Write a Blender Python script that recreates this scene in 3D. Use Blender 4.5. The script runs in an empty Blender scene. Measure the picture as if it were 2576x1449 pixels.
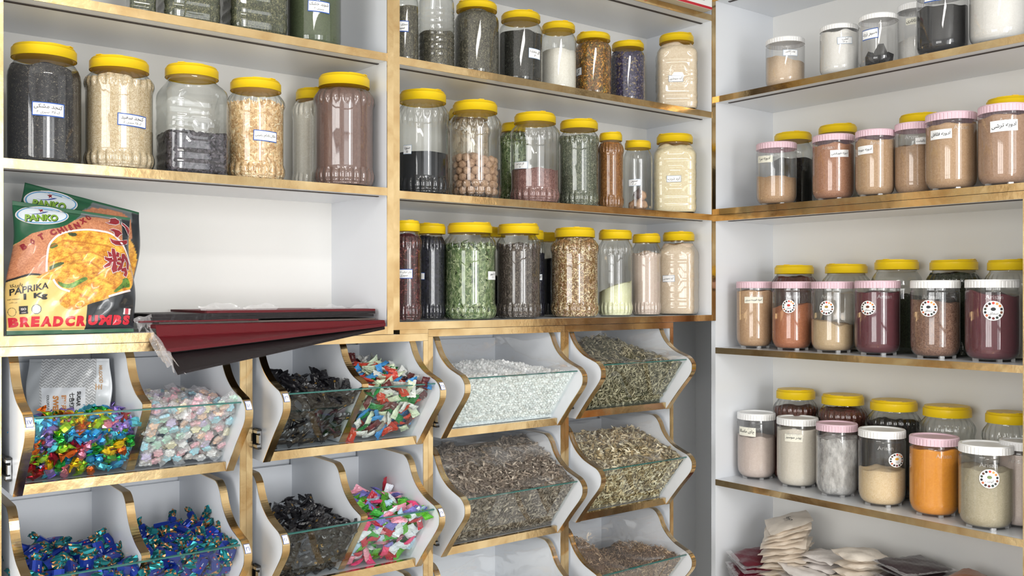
import bpy, math, random
import numpy as np
from mathutils import Vector, Matrix
random.seed(7); rng = np.random.default_rng(7)
SC = bpy.context.scene; COL = SC.collection
pi = math.pi
# ------------------------------------------------------------------ camera geometry (metres; origin = inner corner of the two shelf fronts)
F, CX, CY = 2394.0, 1288.0, 733.5
E = 1.55                                  # eye height
TH = math.atan(3037 / 2394.0)
FW = (math.cos(TH), math.sin(TH)); RT = (math.sin(TH), -math.cos(TH))
CAM = (-2.47913, -2.05676)
cam = bpy.data.cameras.new('camera'); camo = bpy.data.objects.new('camera', cam); COL.objects.link(camo)
cam.sensor_width = 36; cam.lens = 36 * F / 2576; cam.shift_y = 9.0 / 2576; cam.clip_start = .02
camo.location = (CAM[0], CAM[1], E)
camo.rotation_euler = (pi / 2, 0, TH - pi / 2)
SC.camera = camo
SC.view_settings.view_transform = 'Standard'; SC.view_settings.look = 'None'
SC.view_settings.gamma = 1; SC.view_settings.use_curve_mapping = False
SC.view_settings.exposure = -0.07
cy = SC.cycles
cy.max_bounces = 10; cy.diffuse_bounces = 4; cy.glossy_bounces = 4; cy.transmission_bounces = 4
cy.transparent_max_bounces = 40; cy.caustics_reflective = False; cy.caustics_refractive = False
cy.sample_clamp_indirect = 6
w = bpy.data.worlds.new('sky'); SC.world = w; w.use_nodes = True
bg = w.node_tree.nodes['Background']; bg.inputs[0].default_value = (.90, .95, 1, 1); bg.inputs[1].default_value = 2.0

def area(name, loc, rot, sx, sy, power, col=(1, 1, 1)):
    l = bpy.data.lights.new(name, 'AREA'); l.shape = 'RECTANGLE'; l.size = sx; l.size_y = sy; l.energy = power; l.color = col
    o = bpy.data.objects.new(name, l); COL.objects.link(o); o.location = loc; o.rotation_euler = rot
    return o
# daylight through the shopfront window (south) and the side window (west)
area('daylight_shopfront', (-2.0, -4.66, 1.55), (pi / 2, 0, 0), 2.9, 2.3, 42, (1, .985, .96))
area('daylight_glass_door', (-2.0, -4.62, 1.55), (pi / 2, 0, 0), .70, 2.3, 74, (1, .985, .96))
area('daylight_side', (-5.12, -1.9, 1.6), (pi / 2, 0, -pi / 2), 2.2, 1.9, 80, (1, .975, .94))
area('ceiling_fill_light', (-2.1, -2.2, 2.90), (0, 0, 0), 1.2, .3, 22, (1, .97, .92))  # added fill from overhead to brighten shelf tops and candies

# ------------------------------------------------------------------ helpers
def lin(h):
    c = [int(h[i:i + 2], 16) / 255 for i in (0, 2, 4)]
    return tuple((x / 12.92 if x <= .04045 else ((x + .055) / 1.055) ** 2.4) for x in c)
def Z(z): return z + E
def ray(u):
    t = (u - CX) / F; return FW[0] + t * RT[0], FW[1] + t * RT[1]
def atY(u, v, Y):
    a = ray(u); d = (Y - CAM[1]) / a[1]; return Vector((CAM[0] + d * a[0], Y, (CY - v) * d / F + E))
def atX(u, v, X):
    a = ray(u); d = (X - CAM[0]) / a[0]; return Vector((X, CAM[1] + d * a[1], (CY - v) * d / F + E))
def atZ(u, v, z):
    a = ray(u); d = F * z / (CY - v); return Vector((CAM[0] + d * a[0], CAM[1] + d * a[1], z + E))
def proj(X, Y):
    rx, ry = X - CAM[0], Y - CAM[1]; d = rx * FW[0] + ry * FW[1]; l = rx * RT[0] + ry * RT[1]
    return CX + F * l / d, d

MATS = {}
def nodes(name):
    m = bpy.data.materials.new(name); m.use_nodes = True; nt = m.node_tree
    return m, nt, nt.nodes['Principled BSDF']
def N(nt, t, **kw):
    n = nt.nodes.new(t)
    for k, v in kw.items(): setattr(n, k, v)
    return n
def plain(name, hexc, rough=.5, metal=0, bump=0, bscale=50, coat=0, spec=None, trans=0):
    if name in MATS: return MATS[name]
    m, nt, b = nodes(name)
    c = lin(hexc) if isinstance(hexc, str) else hexc
    b.inputs['Base Color'].default_value = (*c, 1); b.inputs['Roughness'].default_value = rough; b.inputs['Metallic'].default_value = metal
    if coat: b.inputs['Coat Weight'].default_value = coat; b.inputs['Coat Roughness'].default_value = .08
    if spec is not None: b.inputs['Specular IOR Level'].default_value = spec
    if bump:
        tc = N(nt, 'ShaderNodeTexCoord'); n = N(nt, 'ShaderNodeTexNoise'); n.inputs['Scale'].default_value = bscale; n.inputs['Detail'].default_value = 3
        bp = N(nt, 'ShaderNodeBump'); bp.inputs['Strength'].default_value = bump; bp.inputs['Distance'].default_value = .002
        nt.links.new(tc.outputs['Object'], n.inputs['Vector']); nt.links.new(n.outputs['Fac'], bp.inputs['Height']); nt.links.new(bp.outputs[0], b.inputs['Normal'])
    MATS[name] = m; return m
def grain(name, ca, cb, scale=600, bump=.5, contrast=.5, stretch=(1, 1, 1), rough=.8, cc=None):
    """small grains or powder: cells of two or three colours"""
    if name in MATS: return MATS[name]
    m, nt, b = nodes(name); L = nt.links.new
    tc = N(nt, 'ShaderNodeTexCoord'); mp = N(nt, 'ShaderNodeMapping'); mp.inputs['Scale'].default_value = stretch
    L(tc.outputs['Object'], mp.inputs[0])
    wv = N(nt, 'ShaderNodeTexNoise'); wv.inputs['Scale'].default_value = scale * .35; L(mp.outputs[0], wv.inputs['Vector'])
    ad = N(nt, 'ShaderNodeMixRGB'); ad.inputs[0].default_value = .012 * 350 / scale * 2; ad.blend_type = 'ADD'; L(mp.outputs[0], ad.inputs[1]); L(wv.outputs['Color'], ad.inputs[2])
    vo = N(nt, 'ShaderNodeTexVoronoi'); vo.inputs['Scale'].default_value = scale; L(ad.outputs[0], vo.inputs['Vector'])
    sp = N(nt, 'ShaderNodeSeparateColor'); L(vo.outputs['Color'], sp.inputs[0])
    r = N(nt, 'ShaderNodeValToRGB'); e = r.color_ramp.elements
    e[0].position = .5 - contrast / 2; e[0].color = (*lin(ca), 1); e[1].position = .5 + contrast / 2; e[1].color = (*lin(cb), 1)
    if cc: k = r.color_ramp.elements.new(min(.99, .5 + contrast / 2 + .08)); k.color = (*lin(cc), 1)
    L(sp.outputs[0], r.inputs[0]); L(r.outputs[0], b.inputs['Base Color'])
    b.inputs['Roughness'].default_value = rough; b.inputs['Specular IOR Level'].default_value = .25
    bp = N(nt, 'ShaderNodeBump'); bp.invert = True; bp.inputs['Strength'].default_value = bump; bp.inputs['Distance'].default_value = .001
    L(vo.outputs['Distance'], bp.inputs['Height']); L(bp.outputs[0], b.inputs['Normal'])
    MATS[name] = m; return m
def vcol(name, rough=.6, metal=0, coat=0, bump=0, bscale=200):
    """surface whose own colours are stored per vertex"""
    if name in MATS: return MATS[name]
    m = plain(name, 'FFFFFF', rough, metal, bump, bscale, coat); nt = m.node_tree
    a = N(nt, 'ShaderNodeAttribute'); a.attribute_name = 'Col'; nt.links.new(a.outputs['Color'], nt.nodes['Principled BSDF'].inputs['Base Color'])
    return m
def clear(name, tint=(.97, .98, .97), f0=.05, rough=.03, haze=0, hazecol=(.9, .9, .9), bump=0, bscale=30, gain=.9, edge=None):
    """thin clear plastic or glass: see-through, with mirror reflections that grow towards grazing"""
    if name in MATS: return MATS[name]
    m = bpy.data.materials.new(name); m.use_nodes = True; nt = m.node_tree; nt.nodes.clear(); L = nt.links.new
    out = N(nt, 'ShaderNodeOutputMaterial'); tr = N(nt, 'ShaderNodeBsdfTransparent'); tr.inputs[0].default_value = (*tint, 1)
    gl = N(nt, 'ShaderNodeBsdfGlossy'); gl.inputs['Roughness'].default_value = rough; gl.inputs[0].default_value = (1, 1, 1, 1)
    lw = N(nt, 'ShaderNodeLayerWeight'); lw.inputs[0].default_value = .5
    pw = N(nt, 'ShaderNodeMath', operation='POWER'); pw.inputs[1].default_value = 4.5; L(lw.outputs['Facing'], pw.inputs[0])
    ma = N(nt, 'ShaderNodeMath', operation='MULTIPLY_ADD'); ma.inputs[1].default_value = gain; ma.inputs[2].default_value = f0; L(pw.outputs[0], ma.inputs[0])
    mx = N(nt, 'ShaderNodeMixShader'); L(ma.outputs[0], mx.inputs[0]); L(gl.outputs[0], mx.inputs[2])
    base = tr.outputs[0]
    if edge:
        pe = N(nt, 'ShaderNodeMath', operation='POWER'); pe.inputs[1].default_value = 2.4; L(lw.outputs['Facing'], pe.inputs[0])
        mc = N(nt, 'ShaderNodeMixRGB'); mc.inputs[1].default_value = (*tint, 1); mc.inputs[2].default_value = (*edge, 1); L(pe.outputs[0], mc.inputs[0]); L(mc.outputs[0], tr.inputs[0])
    if haze:
        df = N(nt, 'ShaderNodeBsdfDiffuse'); df.inputs[0].default_value = (*hazecol, 1)
        m2 = N(nt, 'ShaderNodeMixShader'); m2.inputs[0].default_value = haze; L(tr.outputs[0], m2.inputs[1]); L(df.outputs[0], m2.inputs[2]); base = m2.outputs[0]
    L(base, mx.inputs[1]); L(mx.outputs[0], out.inputs[0])
    if bump:
        tc = N(nt, 'ShaderNodeTexCoord'); n = N(nt, 'ShaderNodeTexNoise'); n.inputs['Scale'].default_value = bscale; n.inputs['Distortion'].default_value = 1.5
        bp = N(nt, 'ShaderNodeBump'); bp.inputs['Strength'].default_value = bump; bp.inputs['Distance'].default_value = .01
        L(tc.outputs['Object'], n.inputs['Vector']); L(n.outputs['Fac'], bp.inputs['Height']); L(bp.outputs[0], gl.inputs['Normal'])
    MATS[name] = m; return m

WHITE = plain('white_melamine', (.785, .81, .85), .22, bump=.02, bscale=900, spec=.6)
BACKW = plain('white_backboard', (.82, .812, .785), .55, bump=.03, bscale=700)
DARK = plain('dark_channel', '3A3230', .6)
STEEL = plain('galvanised_steel', '9A9C9E', .35, metal=.9)
BLACKP = plain('black_plastic', '151515', .5)
YEL = plain('yellow_plastic', (.98, .70, .012), .30, spec=.5)
def translucent(m, col, k):
    nt = m.node_tree; t = N(nt, 'ShaderNodeBsdfTranslucent'); t.inputs[0].default_value = (*col, 1); x = N(nt, 'ShaderNodeMixShader'); x.inputs[0].default_value = k
    nt.links.new(nt.nodes['Principled BSDF'].outputs[0], x.inputs[1]); nt.links.new(t.outputs[0], x.inputs[2]); nt.links.new(x.outputs[0], nt.nodes['Material Output'].inputs[0])
translucent(YEL, (1, .56, .03), .22)
PINKL = plain('pink_plastic', 'E3C3CF', .38)
WHITEL = plain('white_plastic', 'F1F1F1', .35)
GREENL = plain('green_plastic', '3F8A60', .4)
PAPER = plain('label_paper', 'F4F5F6', .6)
CREAMP = plain('cream_paper', 'EDEBDD', .6)
BLUEB = plain('label_blue_border', '2C58A8', .6)
PALEB = plain('label_pale_blue_border', '8FA8C4', .6)
INK = plain('black_ink', '16161C', .5)
INKB = plain('blue_ink', '2A3F8F', .5)
PET = clear('clear_pet_plastic', f0=.065, edge=(.30, .32, .30))
CANI = clear('clear_canister_plastic', (.95, .95, .95), .06, .04, .03, (.85, .85, .86), edge=(.5, .5, .5))
EMB = clear('embossed_clear_plastic', (.93, .93, .93), .10, .15, .16, (.95, .95, .95))
GLASS = clear('clear_glass', (.945, .985, .98), .06, .01)
GLEDGE = plain('green_glass_edge', '2F6660', .15)
FILM = clear('clear_cling_film', (.98, .98, .98), .09, .10, .03, (.9, .92, .95), bump=.6, bscale=9)
WRAP = clear('clear_wrap', (.97, .97, .97), .12, .12, .24, (.92, .9, .92), bump=.8, bscale=40)

def gold_material():
    m, nt, b = nodes('gold_foil_tape'); L = nt.links.new
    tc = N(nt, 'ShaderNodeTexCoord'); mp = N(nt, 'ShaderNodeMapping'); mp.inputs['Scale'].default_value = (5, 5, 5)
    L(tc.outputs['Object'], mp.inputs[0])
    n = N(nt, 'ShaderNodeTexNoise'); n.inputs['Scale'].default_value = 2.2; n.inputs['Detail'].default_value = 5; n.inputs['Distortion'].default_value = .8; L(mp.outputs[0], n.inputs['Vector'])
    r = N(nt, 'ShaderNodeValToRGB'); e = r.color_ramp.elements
    e[0].position = .3; e[0].color = (.56, .36, .16, 1); e[1].position = .68; e[1].color = (.82, .62, .34, 1)  # darker brown stop paints reflection contrast into the foil colour
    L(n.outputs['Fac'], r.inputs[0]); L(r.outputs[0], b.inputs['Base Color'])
    b.inputs['Metallic'].default_value = 1; b.inputs['Roughness'].default_value = .17
    n2 = N(nt, 'ShaderNodeTexNoise'); n2.inputs['Scale'].default_value = 6; n2.inputs['Detail'].default_value = 6; L(mp.outputs[0], n2.inputs['Vector'])
    bp = N(nt, 'ShaderNodeBump'); bp.inputs['Strength'].default_value = .22; bp.inputs['Distance'].default_value = .003
    L(n2.outputs['Fac'], bp.inputs['Height']); L(bp.outputs[0], b.inputs['Normal'])
    return m
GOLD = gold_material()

def mk(name, V, Fc, mat, parent=None, smooth=False, label=None, cols=None, mi=None, mats=None, link=True):
    me = bpy.data.meshes.new(name)
    if isinstance(V, np.ndarray): V = V.reshape(-1, 3).tolist()
    if isinstance(Fc, np.ndarray): Fc = Fc.tolist()
    me.from_pydata(V, [], Fc)
    for q in (mats or [mat]): me.materials.append(q)
    if mi is not None: me.polygons.foreach_set('material_index', np.asarray(mi, dtype=np.int32))
    if smooth: me.polygons.foreach_set('use_smooth', np.ones(len(me.polygons), dtype=bool))
    if cols is not None:
        a = me.color_attributes.new('Col', 'FLOAT_COLOR', 'POINT'); c = np.ones((len(me.vertices), 4), dtype=np.float32); c[:, :3] = cols
        a.data.foreach_set('color', c.ravel())
    me.update()
    o = bpy.data.objects.new(name, me)
    if link: COL.objects.link(o)
    if parent: o.parent = parent
    if label: o['label'] = label
    return o
def tag(o, label, cat, group=None, kind=None):
    o['label'] = label; o['category'] = cat
    if group: o['group'] = group
    if kind: o['kind'] = kind
    return o
def thing(name, loc, label, cat, group=None, rz=0):
    o = bpy.data.objects.new(name, None); COL.objects.link(o); o.location = loc; o.rotation_euler = (0, 0, rz); o.empty_display_size = .05
    return tag(o, label, cat, group)
class MB:
    def __init__(s): s.v = []; s.f = []
    def box(s, x0, x1, y0, y1, z0, z1):
        k = len(s.v); s.v += [(x0, y0, z0), (x1, y0, z0), (x1, y1, z0), (x0, y1, z0), (x0, y0, z1), (x1, y0, z1), (x1, y1, z1), (x0, y1, z1)]
        s.f += [[k + i for i in q] for q in ((0, 3, 2, 1), (4, 5, 6, 7), (0, 1, 5, 4), (1, 2, 6, 5), (2, 3, 7, 6), (3, 0, 4, 7))]; return s
    def quad(s, *p):
        k = len(s.v); s.v += [tuple(q) for q in p]; s.f.append([k, k + 1, k + 2, k + 3]); return s
    def add(s, V, Fc):
        k = len(s.v); s.v += [tuple(q) for q in V]; s.f += [[k + i for i in f] for f in Fc]; return s
    def build(s, name, mat, parent=None, **kw): return mk(name, s.v, s.f, mat, parent, **kw)
def bx(name, x0, x1, y0, y1, z0, z1, mat, parent=None, label=None): return MB().box(x0, x1, y0, y1, z0, z1).build(name, mat, parent, label=label)
def struct(o): o['kind'] = 'structure'; return o

# -------- text: Persian joining forms (isolated, final, initial, medial), laid out right to left
FORMS = {'آ': (0xFE81, 0xFE82), 'ا': (0xFE8D, 0xFE8E), 'ب': (0xFE8F, 0xFE90, 0xFE91, 0xFE92), 'پ': (0xFB56, 0xFB57, 0xFB58, 0xFB59),
 'ت': (0xFE95, 0xFE96, 0xFE97, 0xFE98), 'ث': (0xFE99, 0xFE9A, 0xFE9B, 0xFE9C), 'ج': (0xFE9D, 0xFE9E, 0xFE9F, 0xFEA0), 'چ': (0xFB7A, 0xFB7B, 0xFB7C, 0xFB7D),
 'ح': (0xFEA1, 0xFEA2, 0xFEA3, 0xFEA4), 'خ': (0xFEA5, 0xFEA6, 0xFEA7, 0xFEA8), 'د': (0xFEA9, 0xFEAA), 'ر': (0xFEAD, 0xFEAE), 'ز': (0xFEAF, 0xFEB0),
 'ژ': (0xFB8A, 0xFB8B), 'س': (0xFEB1, 0xFEB2, 0xFEB3, 0xFEB4), 'ش': (0xFEB5, 0xFEB6, 0xFEB7, 0xFEB8), 'ص': (0xFEB9, 0xFEBA, 0xFEBB, 0xFEBC),
 'ع': (0xFEC9, 0xFECA, 0xFECB, 0xFECC), 'ف': (0xFED1, 0xFED2, 0xFED3, 0xFED4), 'ق': (0xFED5, 0xFED6, 0xFED7, 0xFED8), 'ک': (0xFB8E, 0xFB8F, 0xFB90, 0xFB91),
 'گ': (0xFB92, 0xFB93, 0xFB94, 0xFB95), 'ل': (0xFEDD, 0xFEDE, 0xFEDF, 0xFEE0), 'م': (0xFEE1, 0xFEE2, 0xFEE3, 0xFEE4), 'ن': (0xFEE5, 0xFEE6, 0xFEE7, 0xFEE8),
 'ه': (0xFEE9, 0xFEEA, 0xFEEB, 0xFEEC), 'و': (0xFEED, 0xFEEE), 'ی': (0xFBFC, 0xFBFD, 0xFBFE, 0xFBFF)}
def fa(t):
    out = []
    for i, c in enumerate(t):
        if c not in FORMS: out.append(c); continue
        f = FORMS[c]; p = t[i - 1] if i else ' '; n = t[i + 1] if i + 1 < len(t) else ' '
        jp = p in FORMS and len(FORMS[p]) == 4; jn = len(f) == 4 and n in FORMS
        out.append(chr(f[3] if jp and jn else f[1] if jp else f[2] if jn else f[0]))
    res = []; num = []
    for c in reversed(out):
        if '۰' <= c <= '۹': num.insert(0, c)
        else: res += num; num = []; res.append(c)
    return ''.join(res + num)
def is_fa(t): return any(c in FORMS for c in t)
TXT = {}
def text2d(t, bold=0.0):
    """outline faces of a line of writing, 1 unit high letters, centred"""
    k = (t, bold)
    if k in TXT: return TXT[k]
    c = bpy.data.curves.new('writing', 'FONT'); c.body = fa(t) if is_fa(t) else t; c.size = 1; c.offset = bold; c.resolution_u = 3
    o = bpy.data.objects.new('writing', c); COL.objects.link(o)
    dg = bpy.context.evaluated_depsgraph_get(); dg.update()
    me = bpy.data.meshes.new_from_object(o.evaluated_get(dg))
    V = np.array([v.co[:2] for v in me.vertices]) if len(me.vertices) else np.zeros((0, 2)); Fc = [list(p.vertices) for p in me.polygons]
    bpy.data.objects.remove(o); bpy.data.curves.remove(c); bpy.data.meshes.remove(me)
    if len(V): V = V - (V.max(0) + V.min(0)) / 2
    TXT[k] = (V, Fc); return TXT[k]
def fit_text(t, w, h, bold=0.0, shear=0.0, rot=0.0, cx=0, cyy=0, stretch=False):
    V, Fc = text2d(t, bold)
    if not len(V): return np.zeros((0, 2)), []
    ext = V.max(0) - V.min(0); s = min(w / max(ext[0], 1e-6), h / max(ext[1], 1e-6))
    P = V * (np.array((w / max(ext[0], 1e-6), h / max(ext[1], 1e-6))) if stretch else s); P[:, 0] += P[:, 1] * shear
    c, sn = math.cos(rot), math.sin(rot); P = np.c_[P[:, 0] * c - P[:, 1] * sn + cx, P[:, 0] * sn + P[:, 1] * c + cyy]
    return P, Fc
def rect2d(w, h, nx=8, ny=3, cx=0, cyy=0, r=0):
    V = []; Fc = []
    for j in range(ny + 1):
        for i in range(nx + 1): V.append((cx - w / 2 + w * i / nx, cyy - h / 2 + h * j / ny))
    for j in range(ny):
        for i in range(nx): a = j * (nx + 1) + i; Fc.append([a, a + 1, a + nx + 2, a + nx + 1])
    return np.array(V), Fc
def disc2d(r, n=28, cx=0, cyy=0, rings=3, ry=None):
    ry = ry or r; V = [(cx, cyy)]; Fc = []
    for k in range(1, rings + 1):
        for i in range(n): a = 2 * pi * i / n; V.append((cx + r * k / rings * math.cos(a), cyy + ry * k / rings * math.sin(a)))
    for i in range(n): Fc.append([0, 1 + i, 1 + (i + 1) % n])
    for k in range(rings - 1):
        for i in range(n):
            a = 1 + k * n; j = (i + 1) % n; Fc.append([a + i, a + n + i, a + n + j, a + j])
    return np.array(V), Fc

# -------- scattered small pieces baked into one mesh
def T_leaf(): 
    V = []; 
    for i, w_ in ((0, .02), (1, .8), (2, 1), (3, .7), (4, .02)):
        x = i / 4 - .5; z = .18 * math.cos(x * 4); V += [(x, -w_ * .105, z + .05 * w_), (x, 0, z), (x, w_ * .105, z + .05 * w_)]
    Fc = []
    for i in range(4):
        for j in range(2): a = i * 3 + j; Fc.append([a, a + 3, a + 4, a + 1])
    return np.array(V), Fc
def T_sliver():
    V = np.array([(-.5, -.06, -.05), (-.5, .06, .05), (0, -.15, -.07), (0, .15, -.07), (0, .12, .09), (0, -.12, .09), (.5, -.05, .03), (.5, .05, -.03)])
    return V, [[0, 2, 5], [0, 1, 3, 2], [0, 5, 4, 1], [1, 4, 3], [2, 6, 5], [2, 3, 7, 6], [5, 6, 7, 4], [3, 4, 7]]
def T_curl(turn=2.6, r=.32, w_=.05, n=7):
    V = []; Fc = []
    for i in range(n):
        a = turn * (i / (n - 1) - .5); t = math.sin(pi * (i + .5) / n) * w_ + .015; c = (r * math.sin(a), r * (1 - math.cos(a)), .1 * math.sin(a * 2))
        for k in range(3): b = 2 * pi * k / 3; V.append((c[0] + t * math.cos(b) * math.sin(a), c[1] + t * math.cos(b), c[2] + t * math.sin(b)))
    for i in range(n - 1):
        for k in range(3): a = i * 3; Fc.append([a + k, a + (k + 1) % 3, a + 3 + (k + 1) % 3, a + 3 + k])
    return np.array(V), Fc
def T_lump(seed=0):
    r = np.random.default_rng(seed); g = (1 + 5 ** .5) / 2
    V = np.array([(-1, g, 0), (1, g, 0), (-1, -g, 0), (1, -g, 0), (0, -1, g), (0, 1, g), (0, -1, -g), (0, 1, -g), (g, 0, -1), (g, 0, 1), (-g, 0, -1), (-g, 0, 1)]) / 3.8
    V = V * (1 + r.uniform(-.22, .22, (12, 1)))
    Fc = [[0, 11, 5], [0, 5, 1], [0, 1, 7], [0, 7, 10], [0, 10, 11], [1, 5, 9], [5, 11, 4], [11, 10, 2], [10, 7, 6], [7, 1, 8], [3, 9, 4], [3, 4, 2], [3, 2, 6], [3, 6, 8], [3, 8, 9], [4, 9, 5], [2, 4, 11], [6, 2, 10], [8, 6, 7], [9, 8, 1]]
    return V, Fc
def T_petal():
    V = []
    for i in range(4):
        x = i / 3 - .5; w_ = (.05, .3, .34, .1)[i]
        for j in (-1, 0, 1): V.append((x, j * w_ * .6, .22 * (abs(j) - .5) * w_ * 3 + .12 * x * x))
    Fc = []
    for i in range(3):
        for j in range(2): a = i * 3 + j; Fc.append([a, a + 3, a + 4, a + 1])
    return np.array(V), Fc
TEMPL = {'leaf': [T_leaf()], 'sliver': [T_sliver()], 'curl': [T_curl(), T_curl(4.2, .22, .04), T_curl(1.2, .5, .035)], 'lump': [T_lump(1), T_lump(2), T_lump(3)],
         'petal': [T_petal(), T_leaf()], 'shred': [T_curl(1.6, .42, .045), T_curl(2.8, .3, .04), T_curl(.8, .6, .04), T_curl(3.6, .26, .035)]}
def pieces(kind, P, Nn, size, cols, flat=.35, out=.3, rs=None):
    """P,Nn: points and outward normals. Returns V,F,C"""
    r = rs or rng; n = len(P); VV = []; FF = []; CC = []; k = 0
    cols = np.array([lin(c) for c in cols])
    for i in range(n):
        tv, tf = TEMPL[kind][r.integers(len(TEMPL[kind]))]
        nz = Nn[i] + r.normal(0, flat, 3); nz /= np.linalg.norm(nz); t = r.normal(0, 1, 3); x = t - nz * t.dot(nz); x /= np.linalg.norm(x); y = np.cross(nz, x)
        s = size * r.uniform(.65, 1.3)
        VV.append((tv[:, :1] * x + tv[:, 1:2] * y + tv[:, 2:3] * nz) * s + P[i] + Nn[i] * s * out * r.uniform(-.5, .6))
        FF += [[k + a for a in f] for f in tf]; k += len(tv)
        c = cols[r.integers(len(cols))] * r.uniform(.75, 1.2); CC.append(np.tile(np.clip(c, 0, 1), (len(tv), 1)))
    return np.vstack(VV), FF, np.vstack(CC)

# ------------------------------------------------------------------ room
RX0, RX1, RY0, RY1, RH = -5.0, .33, -4.5, .37, 2.95
WALLP = plain('painted_plaster', 'E2E4E6', .75, bump=.25, bscale=60)
FLOORM = plain('beige_floor_tile', 'B9AE9C', .35, bump=.05, bscale=30)
struct(bx('floor', RX0, RX1, RY0, RY1, -.05, 0, FLOORM))
struct(bx('ceiling', RX0, RX1, RY0, RY1, RH, RH + .05, plain('white_ceiling', 'E6E6E4', .8)))
struct(bx('wall_north', RX0 - .1, RX1 + .1, RY1, RY1 + .1, 0, RH, WALLP))
struct(bx('wall_east', RX1, RX1 + .1, RY0 - .1, RY1, 0, RH, WALLP))
def wall_with_window(name, axis, at, a0, a1, w0, w1, z0, z1):
    m = MB(); lo, hi = (at - .1, at)
    def b(p0, p1, q0, q1):
        if axis == 'y': m.box(p0, p1, lo, hi, q0, q1)
        else: m.box(lo, hi, p0, p1, q0, q1)
    b(a0, w0, 0, RH); b(w1, a1, 0, RH); b(w0, w1, 0, z0); b(w0, w1, z1, RH)
    struct(m.build(name, WALLP))
wall_with_window('wall_south', 'y', RY0, RX0 - .1, RX1 + .1, -3.5, -.5, .35, 2.75)
wall_with_window('wall_west', 'x', RX0, RY0, RY1, -3.05, -.75, .6, 2.6)
def win(name, axis, at, a0, a1, z0, z1, nv, nh):
    fr = MB(); t = .03
    def b(p0, p1, q0, q1):
        if axis == 'y': fr.box(p0, p1, at - .06, at - .01, q0, q1)
        else: fr.box(at - .06, at - .01, p0, p1, q0, q1)
    for i in range(nv + 1): x = a0 + (a1 - a0) * i / nv; b(x - t, x + t, z0, z1)
    for j in range(nh + 1): q = z0 + (z1 - z0) * j / nh; b(a0, a1, q - t * .7, q + t * .7)
    o = struct(fr.build(name, plain('window_frame_grey', '6D6F70', .5)))
win('window_1', 'y', RY0, -3.5, -.5, .35, 2.75, 4, 3)
win('window_2', 'x', RX0, -3.05, -.75, .6, 2.6, 3, 3)

fill_light = thing('ceiling_fill_panel', (-2.1, -2.2, RH - .045), 'long flat fill panel added under the ceiling, out of view', 'fill_light')  # unseen fitting, added to go with the overhead fill
bx('fill_housing', -.62, .62, -.17, .17, .005, .045, plain('fill_panel_white', 'F0F0F0', .5), fill_light)
# ------------------------------------------------------------------ shelving units
TK = .018
ED = .0015
def shelf_unit_left(name, x0, x1, shelves, zbot, ztop, label, left_post=True):
    """unit along the north wall: outer x0..x1, front at y=0, back at .295"""
    u = thing(name, (x0, 0, 0), label, 'shelving unit'); W = x1 - x0
    for a in (0, W - TK):
        p = bx('side_panel', a, a + TK, ED, .31, Z(zbot), Z(ztop), WHITE, u)
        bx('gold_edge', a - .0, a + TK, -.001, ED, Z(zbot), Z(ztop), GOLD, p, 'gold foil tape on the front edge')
    bx('back_panel', 0, W, .295, .303, Z(zbot), Z(ztop), BACKW, u)
    for z in shelves:
        s = bx('shelf_board', TK, W - TK, ED, .295, Z(z) - TK, Z(z), WHITE, u)
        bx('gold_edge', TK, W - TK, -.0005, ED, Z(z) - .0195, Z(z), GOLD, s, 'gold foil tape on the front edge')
        if z > .1: bx('light_channel', TK + .0, W - TK, .040, .050, Z(z) - TK - .0016, Z(z) - TK, DARK, s, 'dark narrow strip under the shelf')
    return u
shelf_unit_left('shelf_unit', -2.130, -1.2365, (-.087, .259, .594, .930), -.1065, 1.27, 'white shelf unit with gold taped edges above the candy bins, holding the crumb bags')
shelf_unit_left('shelf_unit', -1.2365, 0, (-.077, .254, .592, .912), -.0965, 1.25, 'white shelf unit with gold taped edges between the narrow unit and the room corner')
bx('spacer_strip', .0182, .1035, -.0008, .29, Z(-.1072), Z(-.0968), GOLD, bpy.data.objects['shelf_unit.001'], 'gold taped spacer strip under the lowest shelf')
def shelf_unit_right(name, y0, y1, shelves, zbot, ztop, label, double=None):
    """unit along the east wall: y1 (far) .. y0 (near), front at x=0, back .31"""
    u = thing(name, (0, y1, 0), label, 'shelving unit'); W = y1 - y0
    for a in (0, -W):
        p = bx('side_panel', .0005 if a == 0 else ED, .325, a + .0005 if a == 0 else a, a + TK, Z(zbot), Z(ztop), WHITE, u)
        if a: bx('gold_edge', -.001, ED, a, a + TK, Z(zbot), Z(ztop), GOLD, p, 'gold foil tape on the front edge')
    bx('back_panel', .31, .318, -W, TK, Z(zbot), Z(ztop), BACKW, u)
    for z in shelves:
        s = bx('shelf_board', ED, .31, -W + TK, 0, Z(z) - TK, Z(z), WHITE, u)
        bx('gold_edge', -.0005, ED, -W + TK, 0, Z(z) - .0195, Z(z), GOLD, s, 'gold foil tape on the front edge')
        if z > .24: bx('light_channel', .040, .050, -W + TK + .02, -.02, Z(z) - TK - .0016, Z(z) - TK, DARK, s, 'dark narrow strip under the shelf')
    return u
shelf_unit_right('shelf_unit', -1.35, 0, (.273, .645, .981), .255, 1.30, 'upper white shelf unit on the side wall with white lidded canisters on its middle shelf')
shelf_unit_right('shelf_unit', -.996, 0, (.2522, -.185, -.621, -1.02), -1.50, .2522, 'lower white shelf unit on the side wall holding canisters and cloth-like packets')

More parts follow.
